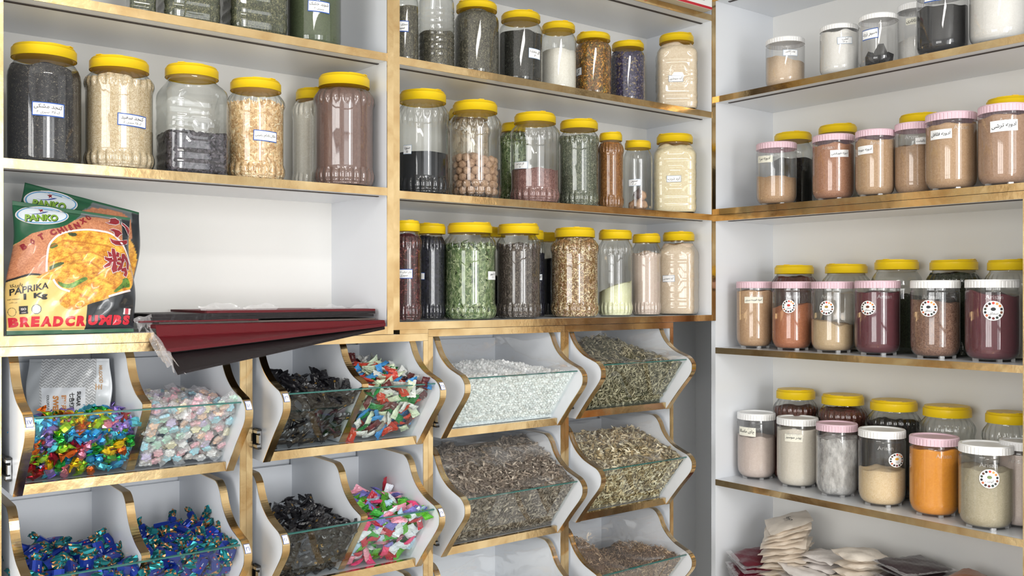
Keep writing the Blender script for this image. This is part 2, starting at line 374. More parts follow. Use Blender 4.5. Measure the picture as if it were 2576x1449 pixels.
# ------------------------------------------------------------------ bin cabinets and bins
PR = [(.20, .273), (.06, .272), (.030, .268), (.012, .252), (-.002, .226), (-.022, .203), (-.052, .183), (-.085, .171), (-.108, .163), (-.122, .150), (-.126, .135), (-.118, .112), (-.072, .060), (-.020, -.002)]
def smooth_curve(P, n=5):
    out = []; P = [P[0]] + P + [P[-1]]
    for i in range(1, len(P) - 2):
        p0, p1, p2, p3 = [np.array(q) for q in P[i - 1:i + 3]]
        for k in range(n):
            t = k / n; out.append(.5 * ((2 * p1) + (-p0 + p2) * t + (2 * p0 - 5 * p1 + 4 * p2 - p3) * t * t + (-p0 + 3 * p1 - 3 * p2 + p3) * t ** 3))
    out.append(np.array(P[-2])); return out
SIDE = smooth_curve(PR)
GT, GB = (-.104, .156), (.004, .018)      # glass top and bottom (y, z) in a bin
def div_curve():
    c = [p for p in smooth_curve(PR) if p[1] > .155 and p[0] > -.094]
    c = c + [np.array((-.096, .166)), np.array((-.0955, .154))]
    c.append(np.array((GB[0] + .012, .018))); return c
DIV = div_curve()
def bin_panel(x0, curve, parent, name, th=.016, tape_end=None):
    back = [(.28, curve[-1][1] if curve[-1][1] > 0 else 0.0), (.28, .273)]
    prof = [tuple(p) for p in curve] + back; n = len(prof)
    V = [(x0, y, z) for y, z in prof] + [(x0 + th, y, z) for y, z in prof]
    Fc = [list(range(n))[::-1], list(range(n, 2 * n))] + [[i, (i + 1) % n, n + (i + 1) % n, n + i] for i in range(n)]
    o = mk(name, V, Fc, WHITE, parent)
    c = np.array(curve); t = np.gradient(c, axis=0); t /= np.linalg.norm(t, axis=1)[:, None] + 1e-9; nn = np.c_[t[:, 1], -t[:, 0]]
    if nn[len(nn) // 2][0] > 0: nn = -nn
    V = []; Fc = []; m = len(c)
    for k in range(m):
        a = c[k] + nn[k] * .0014; b = c[k] - nn[k] * .0002
        V += [(x0 - .0006, b[0], b[1]), (x0 - .0006, a[0], a[1]), (x0 + th + .0006, a[0], a[1]), (x0 + th + .0006, b[0], b[1])]
        if k: j = 4 * k; Fc += [[j - 4 + q, j - 4 + (q + 1) % 4, j + (q + 1) % 4, j + q] for q in range(4)]
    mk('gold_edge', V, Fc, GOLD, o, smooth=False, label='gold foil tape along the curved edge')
    return o
def bin_surface(x0, x1, ztop, hfun, zmin=.02):
    """surface of what a bin holds: s across, b from the foot of the glass up and then back over the top. Returns f(a,b,off)->point,normal (bin coordinates)"""
    gd = np.array((0, GT[0] - GB[0], GT[1] - GB[1])); gl = np.linalg.norm(gd); gd /= gl; gn = np.array((0, -gd[2], gd[1]))
    zt = min(ztop, GT[1] - .004); L1 = (zt - zmin) / gd[2]; L2 = .22
    def f(a, b, off=0.0):
        x = x0 + (x1 - x0) * a; l = b * (L1 + L2)
        if l < L1:
            p = np.array((x, GB[0], GB[1])) + gd * (l + .003) - gn * (.006 + off); return p, gn.copy()
        yy = GB[0] + gd[1] * (L1 + .004) + .006 + (l - L1)
        z0 = min(hfun(a, 0), zt + .012); k = min(1, (l - L1) / .05); z = z0 + (hfun(a, (l - L1) / L2) - z0) * k
        return np.array((x, yy + off * .3, z - off)), np.array((0, -.25, 1)) / 1.03
    f.L1, f.L2 = L1, L2; return f
def make_bin(x0, x1, zb, yo, label, divider=None, film=False, tags=(), glassdirt=0):
    B = thing('scoop_bin', (x0, yo, Z(zb)), label, 'bin', 'gold trimmed pull-out scoop bins'); W = x1 - x0
    bin_panel(0, SIDE, B, 'side_panel'); bin_panel(W - .016, SIDE, B, 'side_panel')
    if divider: bin_panel(divider - x0 - .008, DIV, B, 'divider_panel')
    bx('floor_panel', .016, W - .016, -.006, .28, 0, .016, WHITE, B); bx('back_panel', .016, W - .016, .272, .28, .016, .235, WHITE, B)
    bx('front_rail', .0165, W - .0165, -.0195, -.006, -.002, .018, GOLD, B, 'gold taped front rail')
    for a, b in ((-.011, -.001), (W + .001, W + .011)):
        m = MB().box(a, b, -.012, .27, .030, .036).box(a, b, -.012, .27, .062, .068).box(b - .002, b, -.012, .27, .036, .062).box(a + .002, b - .003, -.018, -.004, .040, .058)
        s = m.build('slide_rail', STEEL, B, label='steel telescopic slide'); bx('slide_clip', a + .001, b - .001, -.016, .012, .0675, .072, BLACKP, s); bx('slide_clip', a + .001, b - .001, -.015, .010, .026, .0305, BLACKP, s)
    y0, z0 = GT; y1, z1 = GB; t = .004
    g = MB().quad((.0165, y0, z0), (.0165, y1, z1), (W - .0165, y1, z1), (W - .0165, y0, z0)).build('glass_front', GLASS, B, label='clear glass front pane')
    MB().add([(.0165, y0 - .0015, z0 - .001), (W - .0165, y0 - .0015, z0 - .001), (W - .0165, y0 + .0035, z0 + .0022), (.0165, y0 + .0035, z0 + .0022),
              (.0165, y0 - .0015, z0 + .0016), (W - .0165, y0 - .0015, z0 + .0016)], [[0, 1, 5, 4], [4, 5, 2, 3], [0, 3, 2, 1]]).build('glass_edge', GLEDGE, g)
    if film:
        c = [p for p in SIDE if p[1] > .158][::2]; m = len(c); nx = 24; V = []; Fc = []; r = np.random.default_rng(int(abs(zb) * 1000 + abs(x0) * 77)); ph = r.uniform(0, 6, 4)
        for j, p in enumerate(c):
            for i in range(nx + 1):
                a = i / nx; s = math.sin(pi * a); wv = .006 * math.sin(a * 9 + ph[0] + j * .35) + .004 * math.sin(a * 17 + ph[1] - j * .5)
                V.append((.001 + (W - .002) * a, p[0] - .003 + .03 * s * math.sin(pi * j / m) + wv * s, p[1] + .0025 - .012 * s * math.sin(pi * j / m) + wv * s))
        for j in range(m - 1):
            for i in range(nx): a = j * (nx + 1) + i; Fc.append([a, a + 1, a + nx + 2, a + nx + 1])
        mk('film_cover', V, Fc, FILM, B, smooth=True, label='wrinkled clear plastic film over the opening')
    for side, txt in tags:
        xa = .008 if side == 0 else W - .008
        p = np.array((-.110, .1655)); q = np.array((-.126, .140)); d = (q - p) / np.linalg.norm(q - p); n = np.array((-d[1], d[0])); n = -n if n[0] > 0 else n
        def mp(V2, off): return [(xa + v[0], *(((p + q) / 2 + d * (-v[1])) + n * off)) for v in V2]
        pts = []
        R, Fc = rect2d(.0130, .0175, 1, 4); bend = lambda V2, off: [(xa + v[0], *(SIDE_AT(.150 + v[1]) + np.array((-1, .45)) * off)) for v in V2]
        s = mk('number_tag', bend(R, .0024), Fc, BLUEB, B, label='small white number tag'); R, Fc = rect2d(.0116, .0158, 1, 4); mk('tag_face', bend(R, .0027), Fc, PAPER, s)
        R, Fc = fit_text(txt, .009, .0085); mk('writing', bend(R, .0031), Fc, INKB, s)
    return B
def SIDE_AT(z):
    best = min((p for p in SIDE if p[0] < -.05), key=lambda p: abs(p[1] - z)); i = [k for k, p in enumerate(SIDE) if p is best][0]
    j = i + 1 if SIDE[i][1] > z else i - 1; j = max(0, min(len(SIDE) - 1, j)); a, b = SIDE[i], SIDE[j]
    if abs(b[1] - a[1]) < 1e-6: return np.array(a)
    t = (z - a[1]) / (b[1] - a[1]); return np.array(a) * (1 - t) + np.array(b) * t

CABS = [(-2.130, -1.6215, 'cabinet frame of scoop bins under the crumb bags, holding foil candies'), (-1.6215, -1.133, 'cabinet frame of scoop bins holding the black sachet candies'),
        (-1.133, -.665, 'cabinet frame of scoop bins holding the white lumps and grey herb'), (-.665, -.206, 'cabinet frame of scoop bins nearest the room corner, holding dried leaves and pods')]
for x0, x1, lb in CABS:
    c = thing('bin_cabinet', (x0, 0, 0), lb, 'cabinet'); W = x1 - x0; zt = -.1077 if x0 < -1.2 else -.0976
    for a in (0, W - .015):
        p = bx('side_panel', a, a + .015, ED, .31, Z(-1.50), Z(zt) - TK, WHITE, c); bx('gold_edge', a + .0003, a + .0147, -.001, ED, Z(-1.5), Z(zt) - TK, GOLD, p, 'gold foil tape on the front edge')
    p = bx('top_board', 0, W, ED, .31, Z(zt) - TK, Z(zt), WHITE, c); bx('gold_edge', .0003, W - .0003, -.001, ED, Z(zt) - .0185, Z(zt), GOLD, p, 'gold foil tape on the front edge')
    bx('back_panel', .015, W - .015, .300, .305, Z(-1.5), Z(zt) - TK, WHITE, c)
    for k in range(4): bx('stretcher', .015, W - .015, .284, .299, Z(-.125 - .303 * k - .075), Z(-.125 - .303 * k), WHITE, c)

BINS = {}
def B_(key, x0, x1, zb, yo, label, **kw): BINS[key] = (make_bin(x0, x1, zb, yo, label, **kw), x0, x1, zb, yo)
B_('c1r1', -2.100, -1.662, -.392, -.006, 'scoop bin with rainbow foil candies and pastel candies behind its glass', divider=-1.872, tags=((0, '۱۷'), (1, '۱۸')))
B_('c1r2', -2.100, -1.662, -.697, .0, 'scoop bin full of blue and teal twist candies, below the rainbow foil candies', divider=-1.872, tags=((1, '۲۱'),))
B_('c2r1', -1.595, -1.172, -.381, -.012, 'scoop bin with black sachets beside red, blue and cream sachets', divider=-1.378, tags=((0, '۲۶'), (1, '۲۵')))
B_('c2r2', -1.595, -1.172, -.689, -.008, 'scoop bin with black sachets beside pink and green sachets', divider=-1.378, tags=((0, '۲۸'), (1, '۲۷')))
B_('c2r3', -1.595, -1.172, -.995, -.005, 'mostly hidden scoop bin below the pink and green sachets', divider=-1.378)
B_('c3r1', -1.106, -.694, -.376, .0, 'film covered scoop bin of white crystal lumps', film=True)
B_('c3r2', -1.106, -.694, -.681, .0, 'film covered scoop bin heaped with grey brown dried herb', film=True)
B_('c3r3', -1.106, -.694, -.986, .0, 'film covered scoop bin below the grey brown herb, contents out of sight', film=True)
B_('c4r1', -.640, -.245, -.364, .0, 'film covered scoop bin of dried green leaves', film=True)
B_('c4r2', -.640, -.245, -.662, .0, 'film covered scoop bin of pale dried seed pods', film=True)
B_('c4r3', -.640, -.245, -.960, .0, 'film covered scoop bin of brown curled flakes', film=True)
# ------------------------------------------------------------------ jars and canisters
def interp(P, z):
    return float(np.interp(z, [p[0] for p in P], [p[1] for p in P]))
PROF = {
 'ribbed': [(0, .80), (.012, .88), (.04, .955), (.085, 1.0), (.13, .995), (.165, .955), (.19, .945), (.5, .945), (.775, .945), (.80, .965), (.835, 1.0), (.875, .985), (.91, .92), (.945, .82), (.965, .77), (.972, .76), (1, .76)],
 'straight': [(0, .84), (.012, .92), (.03, .975), (.07, 1.0), (.5, 1.0), (.80, 1.0), (.85, .985), (.89, .94), (.93, .86), (.955, .79), (.965, .77), (1, .77)],
 'square': [(0, .86), (.012, .93), (.03, .98), (.06, 1.0), (.5, 1.0), (.80, 1.0), (.84, .98), (.89, .90), (.935, .80), (.955, .77), (1, .77)],
 'canister': [(0, .62), (.004, .70), (.02, .80), (.05, .89), (.09, .955), (.14, .99), (.2, 1.0), (.93, 1.0), (.945, .975), (1, .975)],
 'bottle': [(0, .75), (.01, .9), (.03, 1.0), (.3, 1.0), (.6, 1.0), (.72, .97), (.82, .8), (.9, .5), (.95, .3), (1, .3)],
}
def seg_d(px, pz, a, b):
    ax, az = a; bx_, bz = b; dx, dz = bx_ - ax, bz - az; t = np.clip(((px - ax) * dx + (pz - az) * dz) / (dx * dx + dz * dz), 0, 1)
    return np.hypot(px - ax - t * dx, pz - az - t * dz)
def chain(P): return list(zip(P[:-1], P[1:]))
EMBOSS = chain([(-.8, .70), (.8, .70)]) + chain([(-.86, .545), (-.45, .545), (-.32, .61), (.32, .61), (.45, .545), (.86, .545)]) + chain([(-.86, .50), (-.40, .50), (-.27, .565), (.27, .565), (.40, .50), (.86, .50)]) \
  + chain([(-.86, .385), (-.45, .385), (-.32, .32), (.32, .32), (.45, .385), (.86, .385)]) + chain([(-.86, .43), (-.40, .43), (-.27, .365), (.27, .365), (.40, .43), (.86, .43)]) + chain([(-.85, .20), (.85, .20)]) + chain([(-.85, .10), (.85, .10)]) \
  + chain([(-.75, .74), (-.6, .81), (-.3, .865), (0, .88), (.3, .865), (.6, .81), (.75, .74)])
def shape_fn(kind, H):
    """radius factor for angle th and height fraction zf (arrays)"""
    def f(th, zf):
        r = np.interp(zf, [p[0] for p in PROF[kind]], [p[1] for p in PROF[kind]])
        if kind == 'ribbed':
            A = np.interp(zf, [0, .03, .08, .16, .18, .79, .83, .92, .95], [0, .05, .075, .05, .006, .006, .075, .05, 0])
            r = r * (1 - A * (1 - np.abs(np.sin(11 * th)) ** .7))
        elif kind == 'straight':
            A = np.interp(zf, [0, .8, .85, .92, .95], [.003, .003, .012, .012, 0]); r = r * (1 - A * (1 - np.abs(np.sin(10 * th))))
        elif kind == 'square':
            p = np.interp(zf, [0, .82, .9, .95], [6, 6, 3, 2]); c, s = np.abs(np.cos(th)), np.abs(np.sin(th))
            q = (c ** p + s ** p) ** (-1 / p); r = r * q
            fm = np.maximum(c, s); across = np.minimum(c, s) / fm * np.where(np.sin(th * 2) * (c - s) > 0, 1, -1)
            d = np.full(np.shape(th * zf), 9.0)
            for a, b in EMBOSS: d = np.minimum(d, seg_d(across, zf * 1.7, (a[0], a[1] * 1.7), (b[0], b[1] * 1.7)))
            r = r + .022 * np.exp(-(d / .035) ** 2)
        elif kind == 'bottle':
            r = r * (1 - .04 * (np.abs(np.sin(zf * 46)) < .35) * (zf < .66) * (zf > .08)) * (1 + .01 * np.sin(th * 5) * (zf > .66))
        return r
    return f
NSEG = {'ribbed': 132, 'straight': 60, 'square': 120, 'canister': 64, 'bottle': 48}
def zlevels(kind):
    if kind == 'square': return np.unique(np.r_[0, .006, .012, .02, .03, .045, .06, np.linspace(.08, .9, 60), .92, .94, .95, .96, 1.0])
    if kind == 'bottle': return np.linspace(0, 1, 70)
    z = [p[0] for p in PROF[kind]]; return np.unique(np.r_[z, np.linspace(.02, .2, 10), np.linspace(.78, .96, 12)])
def lathe(f, zf, H, R, nseg, inset=1.0, closed_bottom=True):
    th = np.arange(nseg) * 2 * pi / nseg; T, ZZ = np.meshgrid(th, zf); rr = f(T, ZZ) * R * inset
    V = np.stack([rr * np.cos(T), rr * np.sin(T), ZZ * H], -1).reshape(-1, 3); Fc = []
    for j in range(len(zf) - 1):
        for i in range(nseg): a = j * nseg + i; b = j * nseg + (i + 1) % nseg; Fc.append([a, b, b + nseg, a + nseg])
    if closed_bottom: V = np.vstack([V, [(0, 0, zf[0] * H + .0)]]); c = len(V) - 1; Fc += [[c, (i + 1) % nseg, i] for i in range(nseg)]
    return V, Fc
SQ = (np.abs(np.cos(np.linspace(0, 2 * pi, 90))) ** 6 + np.abs(np.sin(np.linspace(0, 2 * pi, 90))) ** 6) ** (-1 / 6)
def solve(wall, kind, uL, uR, gap, rz, vb=None, zs=None):
    s = .07; th = np.linspace(0, 2 * pi, 90); o = SQ if kind == 'square' else np.ones(90); a = -1.0 if wall == 'N' else -.5
    um = (uL + uR) / 2
    if wall == 'N': a = float(atY(um, CY, gap + .07)[0])
    else: a = float(atX(um, CY, gap + .07)[1])
    for _ in range(14):
        if vb is not None:
            p = atZ(um, vb, zs); d = ray(um); n = math.hypot(*d); cx, cy_ = p[0] + d[0] / n * s * .76, p[1] + d[1] / n * s * .76
        else: cx, cy_ = (a, gap + s) if wall == 'N' else (gap + s, a)
        us = [proj(cx + s * o[i] * math.cos(th[i] + rz), cy_ + s * o[i] * math.sin(th[i] + rz))[0] for i in range(90)]
        lo, hi = min(us), max(us); s *= (uR - uL) / (hi - lo)
        if vb is None:
            e = .01; c0 = proj(cx, cy_)[0]; c1 = proj(cx + e, cy_)[0] if wall == 'N' else proj(cx, cy_ + e)[0]
            a += (um - (lo + hi) / 2) / ((c1 - c0) / e) * .9
    return cx, cy_, s

CM = {}
def content(key, **k): CM[key] = k
hb = lambda n, a, b, c=None, sc=520, st=(1, 1, .5), bump=.8, ct=.6: grain(n, a, b, sc, bump, ct, st, cc=c)
content('black_sesame', mat=grain('black_sesame', '28282C', '3E3C40', 600, .8, .8, cc='8E877A'))
content('white_sesame', mat=grain('white_sesame', 'C9AE86', 'EAD9BC', 520, .9, .5))
content('black_beans', mat=grain('bean_base', '201D22', '2E2A30', 200), kind='lump', size=.0085, cols=['34303A', '4E4852', '26232A', '5A545C'], n=2600)
content('slivers', mat=grain('sliver_base', 'B98F62', 'E3C090', 160), kind='sliver', size=.016, cols=['E8C79A', 'F2DCB6', 'D9B382', 'EDD0A4'], n=2200, flat=.25)
content('white_powder', mat=grain('white_powder', 'E9E3D8', 'F2EDE4', 300, .1, .6))
content('brown_paste', mat=grain('brown_paste', '6E5650', '7C625B', 260, .08, .9, rough=.4))
content('green_herb', mat=hb('green_herb', '3C4034', '5C5F48', '8F8B6C'), kind='sliver', size=.0065, cols=['4A4E3C', '5F634A', '7A7858', '3A3D30'], n=3500)
content('dill_powder', mat=grain('dill_powder', '49523C', '5C664C', 700, .3, .8))
content('greyherb', mat=hb('grey_herb', '3E3C34', '5E594C', '85806C'), kind='sliver', size=.006, cols=['4E4A40', '66604F', '7C7560', '3C3932'], n=3600)
content('dark_curls', mat=hb('dark_curl_base', '22221F', '3A3934'), kind='curl', size=.010, cols=['35352F', '54534A', '76756A', '262622'], n=2600, flat=.6)
content('calendula', mat=hb('calendula_base', '4A3A20', '9A6A2C'), kind='petal', size=.013, cols=['E09A34', 'F0B450', 'C47A26', '5C4A2C', '8F8A4C', '3E3626', 'E8A640'], n=2800, flat=.7)
content('violet', mat=hb('violet_base', '2E2A42', '45405E'), kind='lump', size=.0065, cols=['3C3654', '4E4868', '2A2638', '8C7A62', '5C5470'], n=2200)
content('flour_peach', mat=grain('flour_peach', 'E3CDB0', 'ECDAC2', 260, .15, .8))
content('flour_cream', mat=grain('flour_cream', 'E8D6AE', 'F0E2C2', 240, .1, .8))
content('black_powder', mat=grain('black_powder', '15161A', '1F2126', 300, .1, .6))
content('nutmeg_back', mat=grain('rootbase', 'A08A70', 'CDB69A', 90), kind='lump', size=.03, cols=['CDB79C', 'B89E82', 'DCCBB2'], n=160)
content('pink_grain', mat=grain('pink_grain', '74504C', 'A47C76', 420, .9, .8, (1, 1, .6), cc='B59088'))
content('sage', mat=hb('sage', '50564A', '74796A', '9A9C88'), kind='sliver', size=.0075, cols=['6A705C', '8C917C', 'A6A993', '555A49'], n=3200, flat=.5)
content('orange_seed', mat=hb('orange_seed_base', '7A4E28', 'A87440'), kind='curl', size=.009, cols=['B07A44', 'CE9A62', '84552C', 'DCB07C'], n=2400, flat=.6)
content('hibiscus', mat=hb('hibiscus_base', '2A1216', '4A1E22'), kind='petal', size=.012, cols=['5A2428', '6E3034', '3C181C', '8A4A44'], n=2400)
content('dark_berries', mat=grain('berry_base', '15151F', '22222E', 160), kind='lump', size=.009, cols=['1A1A26', '262636', '14141C'], n=2400)
content('verbena', mat=hb('verbena_base', '222C1A', '35422A'), kind='leaf', size=.034, cols=['5A7244', '75895A', '90A074', '48603A', 'A6B08A', '67774E'], n=2600, flat=.9)
content('cumin', mat=hb('cumin', '3A322E', '5C524C', '8A7E74'), kind='sliver', size=.0065, cols=['4C4440', '665C56', '7E736A', '3A3430'], n=3600)
content('shreds', mat=hb('shred_base', '6E4E2C', 'A8845A'), kind='shred', size=.034, cols=['E6D0A4', 'F2E4C4', 'D8BC8C', 'D8AE98', 'C0A070', 'EAD8B0'], n=3000, flat=.7)
content('pale_yellow', mat=grain('pale_yellow', 'EAEBC0', 'F2F2D0', 200, .12, .8))
content('pinkish', mat=grain('pinkish_powder', 'D6C0B4', 'DDCBBF', 300, .08, .8))
content('flour_tan', mat=grain('flour_tan', 'DCC5AC', 'E6D3BD', 240, .15, .8))
content('garlic', mat=None, kind=None)
# ground spices in the canisters
for nm, a, b, sc in (('beige', 'E0C4A4', 'E8D0B4', 300), ('white', 'ECEAE4', 'F3F1EC', 300), ('blackp', '1B1B1D', '2C2C2E', 420), ('tan', 'BE9670', 'D0AC86', 500), ('redtan', 'A87456', 'C08E70', 460), ('tanb', 'B8946E', 'CBA884', 480),
                     ('tanc', 'AE8A68', 'C6A280', 500), ('pinktan', 'A88468', 'BC987E', 460), ('orange', 'B06A44', 'C47C54', 420), ('sand', 'C8AC84', 'D4BA94', 420), ('burgundy', '561824', '662432', 420),
                     ('brownseed', '6E4A38', '9C7660', 260), ('rose', 'D6C4BA', 'E0D0C6', 420), ('cream', 'E0D8C8', 'E9E2D4', 360), ('apricot', 'E2C596', 'ECD4AC', 300), ('turmeric', 'E59010', 'EE9C1E', 300),
                     ('olive', 'AEA488', 'BCB298', 320), ('brownred', '4C2A24', '6A3E34', 340), ('darkgreen', '24281F', '3A4030', 340), ('blackseed', '141414', '2A2A2A', 420)):
    content(nm, mat=grain('ground_' + nm, a, b, sc, .9 if nm in ('brownseed', 'brownred', 'blackseed', 'darkgreen') else .25, .8))
content('chunks', mat=None, kind=None)
def dust_material():
    m = bpy.data.materials.new('white_dust_on_plastic'); m.use_nodes = True; nt = m.node_tree; nt.nodes.clear(); L = nt.links.new
    out = N(nt, 'ShaderNodeOutputMaterial'); tr = N(nt, 'ShaderNodeBsdfTransparent'); df = N(nt, 'ShaderNodeBsdfDiffuse'); df.inputs[0].default_value = (.80, .79, .77, 1)
    tc = N(nt, 'ShaderNodeTexCoord'); mp = N(nt, 'ShaderNodeMapping'); mp.inputs['Scale'].default_value = (1, 1, .5); n = N(nt, 'ShaderNodeTexNoise'); n.inputs['Scale'].default_value = 38; n.inputs['Detail'].default_value = 9; n.inputs['Roughness'].default_value = .7
    sx = N(nt, 'ShaderNodeSeparateXYZ'); L(tc.outputs['Object'], sx.inputs[0]); L(tc.outputs['Object'], mp.inputs[0]); L(mp.outputs[0], n.inputs['Vector'])
    r = N(nt, 'ShaderNodeMapRange'); r.inputs[1].default_value = .38; r.inputs[2].default_value = .68; r.inputs[3].default_value = .18; r.inputs[4].default_value = .95; L(n.outputs['Fac'], r.inputs[0])
    mx = N(nt, 'ShaderNodeMixShader'); L(r.outputs[0], mx.inputs[0]); L(tr.outputs[0], mx.inputs[1]); L(df.outputs[0], mx.inputs[2]); L(mx.outputs[0], out.inputs[0]); return m
content('dust', mat=dust_material())

def sticker(J, R, H, fn, cx, cy_, rz, zs, t, part='label_sticker'):
    """paper label wrapped on the jar where the photo shows it"""
    if t[0] == 'o': _, um, vm, rp, core, word = t; wpx = hpx = 2 * rp
    else: _, u0, v0, u1, v1, lines = t; um, vm, wpx, hpx = (u0 + u1) / 2, (v0 + v1) / 2, u1 - u0, v1 - v0
    best = None
    for i in range(720):
        th = i * pi / 360; rr = float(fn(np.array(th), np.array(.5))) * R; wx = rr * math.cos(th + rz); wy = rr * math.sin(th + rz)
        q = float(fn(np.array(th + .02), np.array(.5))) * R; tx, ty = q * math.cos(th + .02 + rz) - wx, q * math.sin(th + .02 + rz) - wy; nx, ny = ty, -tx
        X, Y = cx + wx, cy_ + wy
        if (CAM[0] - X) * nx + (CAM[1] - Y) * ny <= 0: continue
        u, d = proj(X, Y)
        if best is None or abs(u - um) < best[0]: best = (abs(u - um), th, d, (nx, ny), X, Y)
    _, th, d, n, X, Y = best; nl = math.hypot(*n); vl = math.hypot(CAM[0] - X, CAM[1] - Y)
    ct = max(.45, ((CAM[0] - X) * n[0] + (CAM[1] - Y) * n[1]) / nl / vl)
    wd = wpx * d / F / ct; ht = hpx * d / F; zc = (CY - vm) * d / F - zs
    rr = float(fn(np.array(th), np.array(.5))) * R; c0 = np.array((rr * math.cos(th), rr * math.sin(th))); nloc = np.array((math.cos(-rz) * n[0] - math.sin(-rz) * n[1], math.sin(-rz) * n[0] + math.cos(-rz) * n[1])) / nl
    tl = np.array((-nloc[1], nloc[0]))
    tilt = random.uniform(-.04, .04)
    def mp(V2, off):
        out = []
        for a, b in V2:
            a, b = a * math.cos(tilt) - b * math.sin(tilt), a * math.sin(tilt) + b * math.cos(tilt)
            p = c0 + tl * a; t2 = math.atan2(p[1], p[0]); zz = zc + b; r2 = float(fn(np.array(t2), np.array(min(.93, max(.02, zz / H))))) * R
            r2 = max(r2, float(fn(np.array(t2), np.array(.5))) * R) + off + .0008; out.append((r2 * math.cos(t2), r2 * math.sin(t2), zz))
        return out
    if t[0] == 'o':
        V, Fc = disc2d(wd / 2, 32, ry=ht / 2); o = mk(part, mp(V, 0), Fc, WHITEL if False else PAPER, J, label='round white sticker ringed with spice pictures')
        VV = []; FF = []; CC = []; k = 0; pal = ['22252A', 'E08A40', 'E8A860', 'D84A3A', '2E2A2A', '5C3A2C', '3C4434', '1F1F24', 'C06A44', '34302E', '6A2A2A', '2A3A34', '444444', '7A4A34']
        for i in range(14):
            a = 2 * pi * i / 14 + .2; V, Fc = disc2d(wd * .068, 8, math.cos(a) * wd * .385, math.sin(a) * ht * .385, 1, ry=ht * .068); V = mp(V, .0004)
            VV += V; FF += [[k + q for q in f] for f in Fc]; k += len(V); CC += [lin(pal[i])] * len(V)
        V, Fc = disc2d(wd * .12, 10, 0, ht * .08, 1, ry=ht * .09); V = mp(V, .0004); VV += V; FF += [[k + q for q in f] for f in Fc]; CC += [lin(core)] * len(V)
        mk('printed_picture', VV, FF, vcol('printed_ink'), o, cols=np.array(CC))
        P, Fc = fit_text(word, wd * .42, ht * .16, 0, .1, 0, 0, -ht * .14); mk('writing', mp(P, .0005), Fc, INK, o); return
    bd = {'b': BLUEB, 'p': PALEB, 'n': None, 'c': None}[t[0]]; pm = CREAMP if t[0] == 'c' else PAPER
    if bd:
        V, Fc = rect2d(wd, ht, 10, 2); o = mk(part, mp(V, 0), Fc, bd, J, label='white handwritten label with a blue border'); V, Fc = rect2d(wd * (.93 if t[0] == 'b' else .95), ht * (.84 if t[0] == 'b' else .9), 10, 2); mk('label_face', mp(V, .0003), Fc, pm, o)
    else: V, Fc = rect2d(wd, ht, 10, 2); o = mk(part, mp(V, 0), Fc, pm, J, label='plain white handwritten label')
    VV = []; FF = []; k = 0; nl_ = len(lines)
    for i, l in enumerate(lines):
        hh = ht * (.62 if nl_ == 1 else (.40 if i == 0 else .24)); P, Fc = fit_text(l, wd * (.84 if i == 0 else .7), hh, .008, .18, random.uniform(-.03, .06), 0, ht * (.0 if nl_ == 1 else (.17 if i == 0 else -.22)))
        V = mp(P, .0007); VV += V; FF += [[k + q for q in f] for f in Fc]; k += len(V)
    if VV: mk('writing', VV, FF, INK, o)

def ribbed_ring(r, h, n, amp, z0, bev=.002, top=True, seg=None):
    seg = seg or n * 4; th = np.arange(seg) * 2 * pi / seg; g = 1 - amp * (np.abs(np.sin(th * n / 2)) < .25)
    prof = [(0, r * .97, 0), (.0, r, 1), (h * .8, r, 1), (h * .8, r, 0), (h - bev, r * .995, 0), (h, r - bev, 0), (h, r * .86, 0), (h - .0035, r * .84, 0), (h - .0035, r * .02, 0)]
    V = []
    for z, q, fl in prof:
        for i in range(seg): R_ = q * (g[i] if fl else 1); V.append((R_ * math.cos(th[i]), R_ * math.sin(th[i]), z0 + z))
    Fc = [[j * seg + i, j * seg + (i + 1) % seg, (j + 1) * seg + (i + 1) % seg, (j + 1) * seg + i] for j in range(len(prof) - 1) for i in range(seg)]
    c = len(V); V.append((0, 0, z0 + h - .0035)); Fc += [[c, (len(prof) - 1) * seg + i, (len(prof) - 1) * seg + (i + 1) % seg] for i in range(seg)]
    return V, Fc
